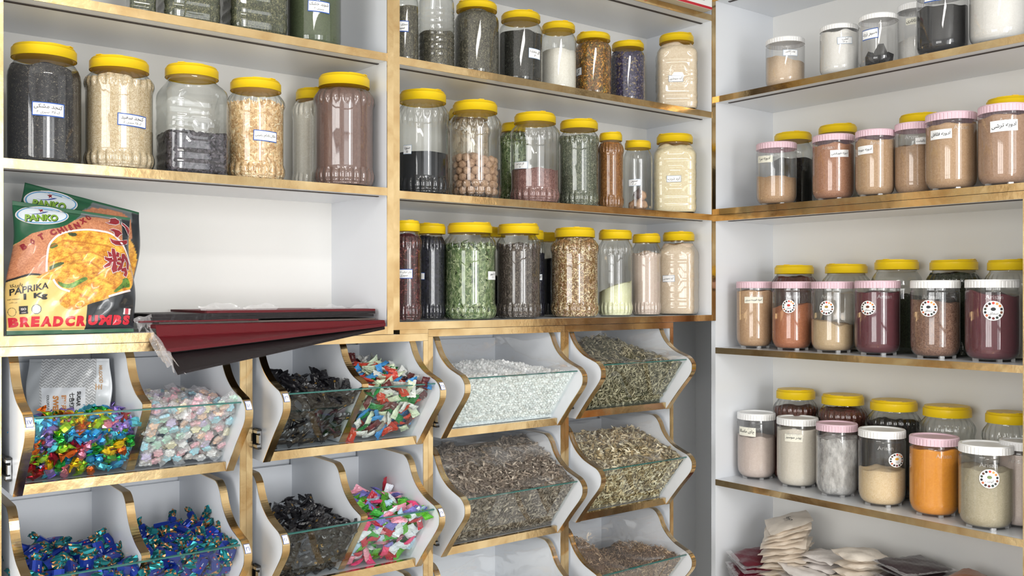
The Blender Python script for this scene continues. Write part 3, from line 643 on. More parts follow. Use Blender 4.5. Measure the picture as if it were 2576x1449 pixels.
def yellow_lid(r, h, z0, mat, J, ang):
    seg = 64; prof = [(0, r * .96), (0, r), (0, r), (h * .74, r * .995), (h * .78, r * .985), (h * .79, r * .965), (h * .79, r * .965), (h * .79, r * .945), (h * .79, r * .945), (h * .95, r * .94), (h * .99, r * .925), (h, r * .90), (h, r * .90), (h, .001)]
    V = [(q * math.cos(2 * pi * i / seg), q * math.sin(2 * pi * i / seg), z0 + z) for z, q in prof for i in range(seg)]
    Fc = [[j * seg + i, j * seg + (i + 1) % seg, (j + 1) * seg + (i + 1) % seg, (j + 1) * seg + i] for j in range(len(prof) - 1) for i in range(seg)]
    k = len(V); V += [(r * .965 * math.cos(2 * pi * i / seg), r * .965 * math.sin(2 * pi * i / seg), z0 + h * .06) for i in range(seg)]; Fc.append([k + seg - 1 - i for i in range(seg)])
    l = mk('lid', V, Fc, mat, J, smooth=True)
    l.data.polygons[len(Fc) - 1].use_smooth = False
    # hinged pouring flap: a raised half disc with a thumb tab at the rim
    n = 26; V = []; rr = r * .90
    for z in (z0 + h - .0008, z0 + h + .0010):
        for i in range(n + 1): a = ang - .95 + 1.9 * i / n; V.append((rr * math.cos(a), rr * math.sin(a), z))
    m = n + 1; Fc = [list(range(m))[::-1], [m + i for i in range(m)]] + [[i, (i + 1) % m, m + (i + 1) % m, m + i] for i in range(m)]
    f = mk('pour_flap', V, Fc, mat, l); c, s = math.cos(ang), math.sin(ang)
    tb = [((r * .80 + a) * c - b * s, (r * .80 + a) * s + b * c, z0 + h + z) for z in (.0008, .0022) for a, b in ((0, -.009), (r * .14, -.007), (r * .14, .007), (0, .009))]
    mk('thumb_tab', tb, [[3, 2, 1, 0], [4, 5, 6, 7], [0, 1, 5, 4], [1, 2, 6, 5], [2, 3, 7, 6], [3, 0, 4, 7]], mat, l)
    return l

JN = [0]
def jar(wall, kind, uL, uR, vT, zs, gap, lidc, lidr, cont, fv, label, clabel, tags=(), rz=None, slope=0, vb=None, lh=None, group=None, cgroup=None, lump=.004):
    JN[0] += 1; rs = np.random.default_rng(100 + JN[0])
    if rz is None: rz = 0 if wall == 'N' else -pi / 2
    cx, cy_, R = solve(wall, kind, uL, uR, gap, rz, vb, zs)
    _, d = proj(cx, cy_); above = vT < CY; rl = R * lidr
    ztop = (CY - vT) * (d - rl * (.95 if above else -.95)) / F; H = ztop - zs
    lh = lh or {'canister': .1 * H, 'bottle': .03}.get(kind, .103 * H)
    Hb = H - lh * (.85 if kind != 'canister' else .9); fn = shape_fn(kind, Hb)
    name = {'ribbed': 'ribbed_jar', 'straight': 'spice_jar', 'square': 'square_jar', 'canister': 'canister', 'bottle': 'plastic_bottle'}[kind]
    J = thing(name, (cx, cy_, Z(zs) + .0003), label, 'bottle' if kind == 'bottle' else 'canister' if kind == 'canister' else 'jar', group, rz)
    lift = .004 if kind == 'canister' else 0
    zf = zlevels(kind); V, Fc = lathe(fn, zf, Hb - lift, R, NSEG[kind], 1.0); V[:, 2] += lift
    body = mk('body', V, Fc, CANI if kind == 'canister' else PET, J, smooth=True)
    ang = math.atan2(CAM[1] - cy_, CAM[0] - cx) - rz
    if kind == 'canister':
        m = MB()
        for k in range(5):
            a = ang + .35 + 2 * pi * k / 5; q = R * .76; t = .006
            P = [(q * math.cos(a) + i * math.cos(a) - j * math.sin(a), q * math.sin(a) + i * math.sin(a) + j * math.cos(a), z) for z in (0, .008) for i, j in ((-t, -t), (t * .6, -t), (t * .6, t), (-t, t))]
            mk('foot', P, [[3, 2, 1, 0], [4, 5, 6, 7], [0, 1, 5, 4], [1, 2, 6, 5], [2, 3, 7, 6], [3, 0, 4, 7]], EMB, J)
        V, Fc = ribbed_ring(rl, lh, 40, .018, H - lh); mk('lid', V, Fc, lidc, J)
        P, Fc = fit_text('Arisan', R * .95, Hb * .06, .012); a0 = ang + rs.uniform(-.25, .45)
        V = [((R + .0009) * math.cos(a0 + a / R), (R + .0009) * math.sin(a0 + a / R), Hb * .865 + b) for a, b in P]; mk('embossed_lettering', V, Fc, EMB, J)
    elif kind == 'bottle':
        V, Fc = ribbed_ring(R * .36, .02, 40, .03, Hb - .012); mk('lid', V, Fc, lidc, J)
    else: yellow_lid(rl, lh, H - lh, lidc, J, ang + rs.uniform(-1.2, 1.2))
    for t in tags: sticker(J, R, Hb, fn, cx, cy_, rz, zs, t)
    # what the jar holds
    if not cont or CM[cont]['mat'] is None: return J, cx, cy_, R, H, d, rz
    if fv is None: zt = .885 if kind != 'canister' else .915
    else: zt = min(.93, max(.05, ((CY - fv) * d / F - zs) / Hb))
    zz = [z for z in zf if z < zt - .012 and z > .008]; zl = np.array([.012] + zz + [zt]); ns = NSEG[kind]
    V, Fc = lathe(fn, zl, Hb - lift, R, ns, .972)
    V[:, 2] += lift + .0012; zc0 = zt * (Hb - lift) + lift
    # uneven top: cap rings
    top0 = (len(zl) - 1) * ns; ex = V[top0:top0 + ns].copy(); rings = [(.85, 1), (.6, 1), (.3, 1)]; base = len(V); Vn = []; ph = rs.uniform(0, 6, 6)
    def dz(x, y): return slope * (x * math.sin(ang) - y * math.cos(ang)) * -1 + lump * (math.sin(x * 70 + ph[0]) * math.sin(y * 60 + ph[1]) + .3 * math.sin(x * 150 + ph[2]) + .25 * math.sin(y * 130 + x * 60 + ph[3]))
    for i in range(ns): V[top0 + i, 2] += dz(V[top0 + i, 0], V[top0 + i, 1])
    if slope:
        for j in range(len(zl) - 1):
            for i in range(ns):
                q = j * ns + i; V[q, 2] = min(V[q, 2], V[top0 + i, 2] - .0005 * (len(zl) - 1 - j))
    for s, _ in rings:
        for i in range(ns): x, y = ex[i, 0] * s, ex[i, 1] * s; Vn.append((x, y, zc0 + dz(x, y) + .006 * (1 - s)))
    V = np.vstack([V, Vn, [(0, 0, zc0 + .005)]]); prev = top0
    for k in range(3):
        cur = base + k * ns
        for i in range(ns): j = (i + 1) % ns; Fc.append([prev + i, prev + j, cur + j, cur + i])
        prev = cur
    c = len(V) - 1; Fc += [[prev + i, prev + (i + 1) % ns, c] for i in range(ns)]
    C = CM[cont]; cname = 'jar_contents'
    o = mk(cname, V, Fc, C['mat'], None, smooth=True); nb = len(V)
    if C.get('kind'):
        n = int(C['n'] * (R / .06) * min(1, zt * 1.15) * (Hb / .22)); th = ang + rs.uniform(-1.9, 1.9, n); zf_ = rs.uniform(.01, zt, n); P = np.zeros((n, 3)); Nn = np.zeros((n, 3))
        rr = fn(th, zf_) * R * .972 - C['size'] * .12; P[:, 0] = rr * np.cos(th); P[:, 1] = rr * np.sin(th); P[:, 2] = zf_ * (Hb - lift) + lift; Nn[:, 0] = np.cos(th); Nn[:, 1] = np.sin(th)
        nt = n // 6; q = rs.uniform(0, 1, nt) ** .5 * R * .9 * float(fn(np.array(.0), np.array(zt))); a = rs.uniform(0, 2 * pi, nt)
        Pt = np.c_[q * np.cos(a), q * np.sin(a), np.array([zc0 + dz(q[i] * math.cos(a[i]), q[i] * math.sin(a[i])) for i in range(nt)])]
        P = np.vstack([P, Pt]); Nn = np.vstack([Nn, np.tile([0, 0, 1.0], (nt, 1))])
        V2, F2, C2 = pieces(C['kind'], P, Nn, C['size'], C['cols'], C.get('flat', .3), out=.12, rs=rs)
        rmax = np.hypot(V2[:, 0], V2[:, 1]); lim = fn(np.arctan2(V2[:, 1], V2[:, 0]), np.clip((V2[:, 2] - lift) / Hb, .012, 1)) * R * .985; k = np.minimum(1, lim / np.maximum(rmax, 1e-6)); V2[:, 0] *= k; V2[:, 1] *= k; V2[:, 2] = np.clip(V2[:, 2], .002 + lift, Hb * .97)
        me = o.data; bpy.data.objects.remove(o)
        V = np.vstack([V, V2]); Fc = Fc + [[nb + i for i in f] for f in F2]; cols = np.vstack([np.ones((nb, 3)) * .2, C2])
        mi = [0] * (len(Fc) - len(F2)) + [1] * len(F2); o = mk(cname, V, Fc, None, None, smooth=False, cols=cols, mi=mi, mats=[C['mat'], vcol('dried_pieces', .7)])
    o.location = (cx, cy_, Z(zs) + .0008); o.rotation_euler = (0, 0, rz)
    tag(o, clabel, 'spice', cgroup, 'stuff')
    return J, cx, cy_, R, H, d, rz

A, Bz, Cz = .259, .594, -.087
T_ = ('b', 0)
# --- narrow unit, shelf above the crumb bags
jar('N', 'straight', 15, 205, 103, A, .012, YEL, .885, 'black_sesame', None, 'very wide yellow lidded jar packed with black sesame, largest of its shelf', 'black sesame seeds filling the widest yellow lidded jar', [('b', 82, 258, 162, 293, ('کنجد مشکی', 'ک ۳۵  سیری ۴۰'))])
jar('N', 'ribbed', 208, 390, 137, A, .012, YEL, .835, 'white_sesame', None, 'yellow lidded jar of white sesame beside the black sesame jar', 'white sesame seeds filling the jar beside the black sesame', [('b', 298, 288, 369, 319, ('کنجد سفید', 'ک ۲۵ سیری ۵۰'))])
jar('N', 'square', 393, 573, 157, A, .012, YEL, .86, 'black_beans', 345, 'square embossed yellow lidded jar under half full of black seeds', 'round black seeds in the bottom of the square embossed jar', rz=-.06)
jar('N', 'ribbed', 568, 718, 193, A, .012, YEL, .86, 'slivers', 268, 'yellow lidded jar of pale nut slivers with a blue bordered label', 'pale nut slivers in the jar beside the square jar', [('b', 638, 329, 700, 356, ('خلال بادام زمینی',))])
jar('N', 'ribbed', 733, 842, 220, A, .15, YEL, .80, 'white_powder', 262, 'white powder jar partly hidden behind the brown powder jar', 'white powder in the jar behind the brown one')
jar('N', 'ribbed', 787, 944, 180, A, .004, YEL, .82, 'brown_paste', 215, 'yellow lidded fluted jar of smooth brown powder at the end of its shelf', 'smooth grey brown powder in the fluted jar at the shelf end')
# --- narrow unit, top row (only the lower halves show)
for a, b, g, c, l, cl, tg in ((318, 392, .05, 'green_herb', 'tall square jar of dark green herb, narrowest glimpse of the top row', 'dark green herb in the first square jar of the top row', ()), (395, 553, .02, 'green_herb', 'tall square jar of dark green herb between two others on the top row', 'dark green herb in the second square jar of the top row', ()),
                          (556, 722, .014, 'green_herb', 'tall square jar of dried herb beside the dill jar on the top row', 'dried herb in the square jar beside the dill', ()), (722, 858, .014, 'dill_powder', 'tall square jar of fine green dill powder with a blue bordered label', 'fine green dill powder in the labelled square jar', (('b', 774, 2, 832, 31, ('شوید خشک', 'سیری ۲۰')),))):
    jar('N', 'square' if a < 700 else 'straight', a, b, -215, Bz, g, YEL, .8, c, None, l, cl, tg, rz=-.1)
# --- wide unit, top row
M1, M2, M3 = .592, .254, -.077
jar('N', 'straight', 984, 1053, -45, M1, .03, YEL, .88, 'greyherb', 25, 'jar of grey green herb half behind the gold post, blue bordered label', 'grey green herb in the jar half behind the gold post', [('b', 985, 52, 1030, 80, ('سبزی خشک', 'سیری'))])
jar('N', 'bottle', 1053, 1143, -95, M1, .03, GREENL, .9, 'greyherb', 90, 'clear ribbed plastic bottle part filled with grey herb', 'grey herb in the ribbed plastic bottle')
jar('N', 'straight', 1143, 1255, -3, M1, .016, YEL, .92, 'greyherb', 30, 'yellow lidded jar crammed with grey brown herb beside the plastic bottle', 'grey brown herb filling the jar beside the plastic bottle')
jar('N', 'straight', 1255, 1365, 24, M1, .014, YEL, .9, 'dark_curls', 92, 'yellow lidded jar of dark curled petals with a small label', 'dark curled petals three quarters up their jar', [('p', 1331, 123, 1361, 148, ('گل بنفشه', '۳۰'))])
jar('N', 'straight', 1360, 1450, 52, M1, .03, YEL, .93, 'white_powder', 135, 'yellow lidded jar of white powder between the petal jar and the marigold jar', 'white powder in the jar before the orange petals')
jar('N', 'straight', 1447, 1538, 78, M1, .018, YEL, .94, 'calendula', 112, 'yellow lidded jar of orange marigold petals', 'orange and brown marigold petals', [('p', 1434, 176, 1463, 195, ('گل همیشه',))])
jar('N', 'straight', 1536, 1623, 100, M1, .018, YEL, .93, 'violet', 140, 'yellow lidded jar of purple dried flowers', 'purple dried flowers with pale flecks')
jar('N', 'square', 1650, 1755, 80, M1, .012, YEL, .86, 'flour_peach', 118, 'square embossed jar of pale flour on the upper row of the wide unit', 'pale peach flour in the upper square jar', [('p', 1683, 190, 1718, 206, ('آرد سوخاری',))], rz=-.76)
# --- wide unit, middle row
jar('N', 'ribbed', 1122, 1234, 268, M2, .160, YEL, .88, 'nutmeg_back', 300, 'jar mostly hidden between the black powder jar and the nutmeg jar', 'pale root pieces in the mostly hidden jar')
jar('N', 'ribbed', 996, 1131, 222, M2, .012, YEL, .87, 'black_powder', 391, 'yellow lidded fluted jar half full of jet black powder', 'jet black powder in the fluted jar', [('p', 1015, 365, 1035, 388, ('سویا', '۱۵'))], lump=.0008)
r_nut = jar('N', 'ribbed', 1128, 1262, 250, M2, .012, YEL, .84, None, None, 'yellow lidded fluted jar of whole nutmegs', '')
jar('N', 'ribbed', 1254, 1330, 307, M2, .165, YEL, .8, 'verbena', 345, 'jar of dark green leaves behind the pink brown grain jar', 'dark green leaves in the jar behind the pink brown grain')
jar('N', 'ribbed', 1282, 1410, 280, M2, .012, YEL, .82, 'pink_grain', 432, 'yellow lidded fluted jar half full of pink brown grain', 'pink brown grain in the fluted jar', [('p', 1290, 407, 1327, 425, ('گل ابراهیم', '۱۵'))])
jar('N', 'ribbed', 1405, 1508, 298, M2, .014, YEL, .93, 'sage', 348, 'yellow lidded fluted jar of grey green herb needles', 'grey green herb needles filling the fluted jar')
jar('N', 'ribbed', 1503, 1570, 332, M2, .018, YEL, .86, 'orange_seed', 365, 'narrow yellow lidded jar of orange brown curled seeds', 'orange brown curled seeds')
r_gar = jar('N', 'straight', 1568, 1641, 352, M2, .02, YEL, .9, None, None, 'small yellow lidded jar holding a few dried bulbs', '', [('p', 1579, 451, 1612, 468, ('سیر', 'ک ۱۲'))])
jar('N', 'square', 1644, 1752, 334, M2, .012, YEL, .86, 'flour_cream', 358, 'square embossed jar of cream flour on the middle row', 'cream flour in the middle square jar', [('p', 1678, 442, 1713, 458, ('آرد ذرت',))], rz=-.80)
# --- wide unit, bottom row
jar('N', 'ribbed', 984, 1062, 555, M3, .012, YEL, .86, 'hibiscus', 595, 'jar of dark red hibiscus half behind the gold post', 'dark red hibiscus petals', [('b', 992, 677, 1040, 701, ('چای ترش خشک', 'سیری'))])
jar('N', 'ribbed', 1044, 1121, 562, M3, .09, YEL, 1.0, 'dark_berries', 600, 'jar of blue black berries behind the hibiscus and leaf jars', 'blue black dried berries', [('b', 1056, 686, 1068, 704, (' ',))])
jar('N', 'ribbed', 1205, 1275, 572, M3, .16, YEL, .9, 'dark_berries', 700, 'yellow lidded jar barely visible between the leaf jar and the cumin jar', 'dark contents barely visible behind the cumin')
jar('N', 'ribbed', 1325, 1372, 580, M3, .15, YEL, .85, 'dark_berries', 640, 'dark filled jar behind the cumin jar', 'dark contents of the jar behind the cumin', [('p', 1352, 690, 1364, 705, ('گل',))])
jar('N', 'ribbed', 1355, 1425, 585, M3, .17, YEL, .9, 'black_powder', 655, 'part black filled jar behind the shredded petal jar', 'black powder behind the shredded petals')
jar('N', 'ribbed', 1114, 1250, 559, M3, .012, YEL, .83, 'verbena', 625, 'yellow lidded fluted jar of long green leaves', 'long green dried leaves in the large fluted jar', [('n', 1229, 683, 1249, 704, ('به لیمو', '۳۰'))])
jar('N', 'ribbed', 1247, 1361, 562, M3, .016, YEL, .92, 'cumin', 618, 'yellow lidded fluted jar of grey brown cumin', 'grey brown cumin seeds')
jar('N', 'ribbed', 1384, 1508, 572, M3, .016, YEL, .82, 'shreds', 612, 'yellow lidded fluted jar of cream and pink shredded petals', 'cream and pink shredded petals', lump=.010)
jar('N', 'ribbed', 1503, 1593, 578, M3, .022, YEL, .93, 'pale_yellow', 722, 'yellow lidded jar half full of sloping pale yellow powder', 'pale yellow powder heaped to one side', slope=.35)
jar('N', 'ribbed', 1588, 1664, 588, M3, .035, YEL, .92, 'pinkish', 640, 'narrow yellow lidded jar of pinkish beige powder', 'pinkish beige powder in the narrow jar', lump=.006)
jar('N', 'square', 1656, 1758, 583, M3, .022, YEL, .86, 'flour_tan', 610, 'square embossed jar of beige flour on the bottom row', 'beige flour in the lowest square jar', [('p', 1664, 693, 1698, 709, ('آرد نخودچی',))], rz=-1.05)
# --- side wall unit, top row of canisters
R1, R2, R3, R4, R5 = .645, .273, -.185, -.621, -1.02
jar('E', 'canister', 1926, 2025, 90, R1, .03, WHITEL, 1.0, 'beige', 158, 'small white lidded canister alone at the corner end of the top row', 'beige powder sloping in the corner canister', [('p', 1970, 125, 2007, 140, ('پودر ژلاتین', '۱۰'))], slope=-.25)
jar('E', 'canister', 2062, 2160, 57, R1, .02, WHITEL, 1.0, 'white', 85, 'white lidded canister full of white powder with a pale blue label', 'white powder filling the pale blue labelled canister', [('p', 2107, 93, 2145, 110, ('ثعلب', '۲۳ ۵۰'))])
r_chunk = jar('E', 'canister', 2159, 2261, 30, R1, .014, WHITEL, 1.0, None, None, 'white lidded canister holding black resin chunks', '', [('b', 2167, 73, 2208, 99, ('صبر زرد',))])
jar('E', 'canister', 2257, 2345, 3, R1, .11, WHITEL, 1.0, 'white', 108, 'white lidded canister behind the charcoal powder canister', 'white powder low in the canister behind the charcoal', [('c', 2279, 45, 2306, 62, ('تاتاری',))])
jar('E', 'canister', 2305, 2437, -42, R1, .006, WHITEL, 1.0, 'blackp', 30, 'large canister two thirds full of charcoal black powder', 'charcoal black powder in the large canister', [('b', 2324, -26, 2366, 4, ('زغال',))])
jar('E', 'canister', 2438, 2585, -75, R1, .006, WHITEL, 1.0, 'white', -30, 'large canister of bright white powder at the near end of the top row', 'bright white powder in the near large canister')
# --- second row: pink lids
for a, b, v, g, c, fv, l, cl in ((1944, 2046, 330, .135, 'blackseed', 405, 'yellow lidded jar of black seeds behind the first pink lidded canisters', 'black seeds behind the first pink lidded canisters'), (2055, 2160, 310, .15, 'cream', 420, 'yellow lidded jar behind the second pink lidded canister', 'pale contents behind the second pink lid'),
                           (2258, 2368, 282, .15, 'tan', 370, 'yellow lidded jar rising behind the two fullest pink lidded canisters', 'tan contents behind the two fullest pink lids'), (2476, 2600, 240, .15, 'tan', 330, 'yellow lidded jar behind the nearest pink lidded canister', 'tan contents behind the nearest pink lid')):
    jar('E', 'straight', a, b, v, R2, g, YEL, .93, c, fv, l, cl)
for a, b, v, c, fv, l, cl, t, sl in ((1902, 2005, 355, 'tan', 452, 'pink lidded canister half full of tan spice, first from the corner', 'tan spice half filling the first pink lidded canister', ('c', 1903, 392, 1942, 409, ('ادویه مرغ',)), -.05),
        (2043, 2150, 335, 'redtan', None, 'pink lidded canister of reddish brown spice', 'reddish brown spice in its pink lidded canister', ('n', 2089, 377, 2137, 395, ('ادویه خورشتی',)), 0), (2151, 2251, 323, 'tanb', None, 'pink lidded canister of tan spice beside the reddish one', 'tan spice beside the reddish spice', ('n', 2155, 367, 2194, 388, ('ادویه جوجه',)), 0),
        (2250, 2349, 305, 'tanc', 372, 'pink lidded canister partly hidden, its spice four fifths up', 'brown tan spice four fifths up a pink lidded canister', ('n', 2304, 346, 2329, 363, ('آبگوشت',)), .08), (2327, 2459, 278, 'tanb', None, 'wide pink lidded canister filled to the brim with tan spice', 'tan spice filling the wide canister to the brim', ('n', 2338, 326, 2392, 350, ('ادویه فلافل',)), 0),
        (2459, 2592, 257, 'pinktan', 288, 'wide pink lidded canister of pinkish brown spice at the near end', 'pinkish brown spice at the near end of the pink lids', ('n', 2490, 302, 2561, 330, ('ادویه ترشی',)), 0)):
    jar('E', 'canister', a, b, v, R2, .055 if a == 2250 else .012, PINKL, 1.0, c, fv, l, cl, [t], slope=sl)
# --- third row
for a, b, v, c, fv, l, cl, k in ((1940, 2056, 667, 'brownred', 690, 'yellow lidded jar of brown grain behind the first two pink lids of the middle row', 'brown grain behind the first two pink lids', 'ribbed'), (2066, 2192, 664, 'cream', 740, 'clear yellow lidded jar behind the sand coloured spice canister', 'pale contents behind the sand coloured spice', 'ribbed'),
        (2190, 2322, 653, 'darkgreen', 745, 'large clear yellow lidded jar of dark pieces behind the burgundy canister', 'dark pieces low in the large clear jar', 'straight'), (2328, 2472, 653, 'darkgreen', 690, 'yellow lidded jar of dark green herb behind the brown seed canister', 'dark green herb behind the brown seeds', 'ribbed'), (2474, 2600, 653, 'cream', 745, 'yellow lidded jar cut by the gold post on the middle row', 'pale contents of the jar cut by the gold post', 'ribbed')):
    jar('E', k, a, b, v, R3, .150, YEL, .86, c, fv, l, cl)
for a, b, v, vb, lid, c, fv, l, cl, t, sl in ((1852, 1943, 708, 872, PINKL, 'tan', 728, 'pink lidded canister of tan spice with a written paper label, middle row', 'tan spice under the written paper label', ('c', 1870, 747, 1921, 763, ('ادویه قورمه سبزی',)), 0),
        (1942, 2042, 708, 879, PINKL, 'orange', 772, 'pink lidded canister of orange brown spice with a round sticker', 'orange brown spice behind a round sticker', ('o', 1984, 771, 17, 'C0392B', 'فلفل'), .12), (2040, 2149, 708, 885, PINKL, 'sand', 815, 'pink lidded canister of sand coloured spice with a round sticker', 'sand coloured spice behind a round sticker', ('o', 2079, 775, 18, 'A8842C', 'زنجبیل'), -.15),
        (2149, 2266, 706, 891, PINKL, 'burgundy', None, 'pink lidded canister packed with burgundy sumac', 'burgundy sumac under a pink lid', ('o', 2183, 775, 18, '6A3A24', 'سماق'), 0), (2289, 2417, 705, 899, WHITEL, 'brownseed', 762, 'white lidded canister of brown grain on the middle row', 'brown grain under a white lid', ('o', 2336, 776, 21, '2A2C30', 'سماق'), -.1),
        (2426, 2567, 703, 909, WHITEL, 'burgundy', 742, 'white lidded canister of burgundy sumac beside the gold post', 'burgundy sumac under a white lid', ('o', 2499, 782, 25, '2A2C30', 'سماق'), -.12)):
    jar('E', 'canister', a, b, v, R3, .028, lid, 1.0, c, fv, l, cl, [t], slope=sl)
# --- fourth row
for a, b, v, c, fv, l, cl in ((1944, 2060, 974, 'brownred', 1025, 'yellow lidded fluted jar of brown grain at the corner end of the lowest jar row', 'brown grain in the corner fluted jar'), (2057, 2184, 987, 'brownred', 1030, 'yellow lidded fluted jar of red brown powder on the lowest jar row', 'red brown powder in a fluted jar'),
        (2178, 2320, 1000, 'blackseed', 1062, 'yellow lidded fluted jar of black seeds on the lowest jar row', 'black seeds in a fluted jar of the lowest row'), (2310, 2457, 1014, 'cream', 1150, 'nearly empty yellow lidded fluted jar behind the turmeric canister', 'pale remains behind the turmeric'), (2468, 2602, 1030, 'cream', 1150, 'fluted jar with orange lid cut by the gold post, lowest jar row', 'pale remains in the jar cut by the post')):
    jar('E', 'ribbed', a, b, v, R4, .148, YEL, .85, c, fv, l, cl)
jar('E', 'canister', 2513, 2625, 1100, R4, .088, WHITEL, 1.0, 'rose', 1118, 'white lidded canister half behind the olive beige powder canister', 'pale rose powder behind the olive beige powder')
for a, b, v, vb, lid, c, fv, l, cl, t, sl in ((1854, 1952, 1031, 1208, WHITEL, 'rose', 1098, 'white lidded canister of pale rose powder with a cream label', 'pale rose powder in the corner canister', ('c', 1855, 1075, 1900, 1097, ('چای ماسالا',)), 0),
        (1953, 2059, 1043, 1229, WHITEL, 'cream', 1078, 'white lidded canister of cream powder with a cream label', 'cream powder under its cream label', ('c', 1972, 1093, 2019, 1112, ('پودر موسیر',)), 0), (2052, 2158, 1057, 1252, PINKL, 'dust', 1100, 'pink lidded canister almost empty with white dust on its walls', 'white dust left in the almost empty canister', None, 0),
        (2158, 2279, 1071, 1277, WHITEL, 'apricot', 1182, 'white lidded canister half full of apricot powder with a round sticker', 'apricot powder half filling a canister', ('o', 2256, 1158, 18, 'D8A030', 'زرد'), 0), (2286, 2414, 1088, 1303, PINKL, 'turmeric', None, 'pink lidded canister of bright orange turmeric', 'bright orange turmeric powder', None, 0),
        (2409, 2551, 1106, 1335, WHITEL, 'olive', 1178, 'white lidded canister of olive beige powder with a round sticker', 'olive beige powder in the nearest canister', ('o', 2489, 1205, 24, '7A8A5A', 'گوشت'), 0)):
    jar('E', 'canister', a, b, v, R4, .01, lid, 1.0, c, fv, l, cl, [t] if t else [], vb=vb, slope=sl)
#@@MORE
# ------------------------------------------------------------------ whole nutmegs, bulbs and resin chunks inside their jars
def copies(proto, n):
    """proto mesh object first, then linked-data copies"""
    out = [proto]
    for _ in range(n - 1): o = proto.copy(); COL.objects.link(o); out.append(o)
    return out
def blob(name, mat, r, ez=1.2, wr=.05, seed=0, nlat=9, nlon=14, tip=0, mats=None):
    q = np.random.default_rng(seed); V = []; ph = q.uniform(0, 6, 5)
    for j in range(nlat + 1):
        la = -pi / 2 + pi * j / nlat
        for i in range(nlon):
            lo = 2 * pi * i / nlon; k = 1 + wr * (math.sin(5 * lo + ph[0]) * math.cos(la) + .7 * math.sin(3 * la * 2 + 2 * lo + ph[1])); t = tip * max(0, math.sin(la)) ** 8
            V.append((r * k * math.cos(la) * math.cos(lo) * (1 - t * .4), r * k * math.cos(la) * math.sin(lo) * (1 - t * .4), r * ez * k * math.sin(la) + r * t))
    Fc = [[j * nlon + i, j * nlon + (i + 1) % nlon, (j + 1) * nlon + (i + 1) % nlon, (j + 1) * nlon + i] for j in range(nlat) for i in range(nlon)]
    return mk(name, V, Fc, mat, smooth=True)
J, cx, cy_, R, H, d, rz = r_nut
NM = grain('nutmeg_skin', '98785F', 'BC9C82', 240, .25, .9); NR = .0118
protos = [blob('nutmeg', NM, NR, 1.15, .018, s, 12, 18) for s in range(3)]; nn = 0
spots = []
for L in range(6):
    z = .012 + NR + L * .0178; rr = R * .90 - NR - .002; m = int(2 * pi * rr / (NR * 2.04))
    for i in range(m): spots.append((rr * .985, 2 * pi * (i + .5 * (L % 2)) / m, z))
    if L >= 4:
        for q, k in ((rr - NR * 2, m - 6), (rr - NR * 4, 2)):
            if q > .004:
                for i in range(max(k, 1)): spots.append((q, 2 * pi * (i + .3) / max(k, 1), z + .004))
for k, (q, a, z) in enumerate(spots):
    o = protos[k] if k < 3 else protos[k % 3].copy()
    if k >= 3: COL.objects.link(o)
    if z > .1 and math.cos(a - 2.6) < -.2: z -= .006
    o.location = (cx + q * math.cos(a) + random.uniform(-.0006, .0006), cy_ + q * math.sin(a), Z(M2) + z + random.uniform(-.001, .001)); o.rotation_euler = (random.uniform(0, 3), random.uniform(0, 3), random.uniform(0, 6))
    tag(o, 'brown whole nutmeg in the fluted jar of nutmegs', 'nutmeg', 'nutmegs in the fluted jar')
J, cx, cy_, R, H, d, rz = r_gar
GM = grain('bulb_skin', 'A87C60', 'D0AC8C', 120, .4, .9, (1, 1, .2)); p = [blob('dried_bulb', GM, .0155, .95, .06, 5, tip=.9), blob('dried_bulb', plain('dark_bulb', '4A302A', .6), .014, 1.0, .05, 6, tip=.8)]
for k, (a, q, z, m, l) in enumerate(((4.2, .016, .018, 0, 'pale dried bulb low in the small jar'), (5.6, .016, .020, 0, 'pale dried bulb beside another at the foot of the small jar'), (2.2, .015, .018, 0, 'dried bulb at the back of the small jar'), (5.2, .013, .049, 0, 'pale dried bulb resting on the lower bulbs'), (3.9, .013, .052, 1, 'dark brown bulb on top in the small jar'))):
    o = p[m] if (m == 1 or k == 0) else p[m].copy()
    if k and m == 0: COL.objects.link(o)
    o.location = (cx + q * math.cos(a), cy_ + q * math.sin(a), Z(M2) + z); o.rotation_euler = (random.uniform(-.6, .6), random.uniform(-.6, .6), a); tag(o, l, 'bulb', 'bulbs in the small jar')
J, cx, cy_, R, H, d, rz = r_chunk
CK = plain('black_resin', '141316', .45, bump=.6, bscale=120); k = 0
for a, q, s, hz, l in ((0.4, .022, .019, 1.3, 'black resin chunk standing tall in its canister'), (1.7, .024, .016, 1.4, 'black resin chunk at the back of its canister'), (2.9, .025, .015, 1.1, 'small black resin chunk against the canister wall'), (4.1, .024, .018, 1.6, 'pointed black resin chunk facing the room'),
                    (5.2, .025, .016, 1.2, 'black resin chunk beside the pointed one'), (3.5, .004, .017, 2.2, 'black resin chunk piled in the middle of the canister')):
    V, Fc = T_lump(20 + k); o = mk('resin_chunk', V * np.array([s * 2, s * 1.5, s * 2 * hz]), Fc, CK); k += 1
    o.location = (cx + q * math.cos(a), cy_ + q * math.sin(a), Z(R1) + .014 + s * hz * .9); o.rotation_euler = (random.uniform(-.3, .3), random.uniform(-.3, .3), a); tag(o, l, 'resin', 'black resin chunks in the canister')

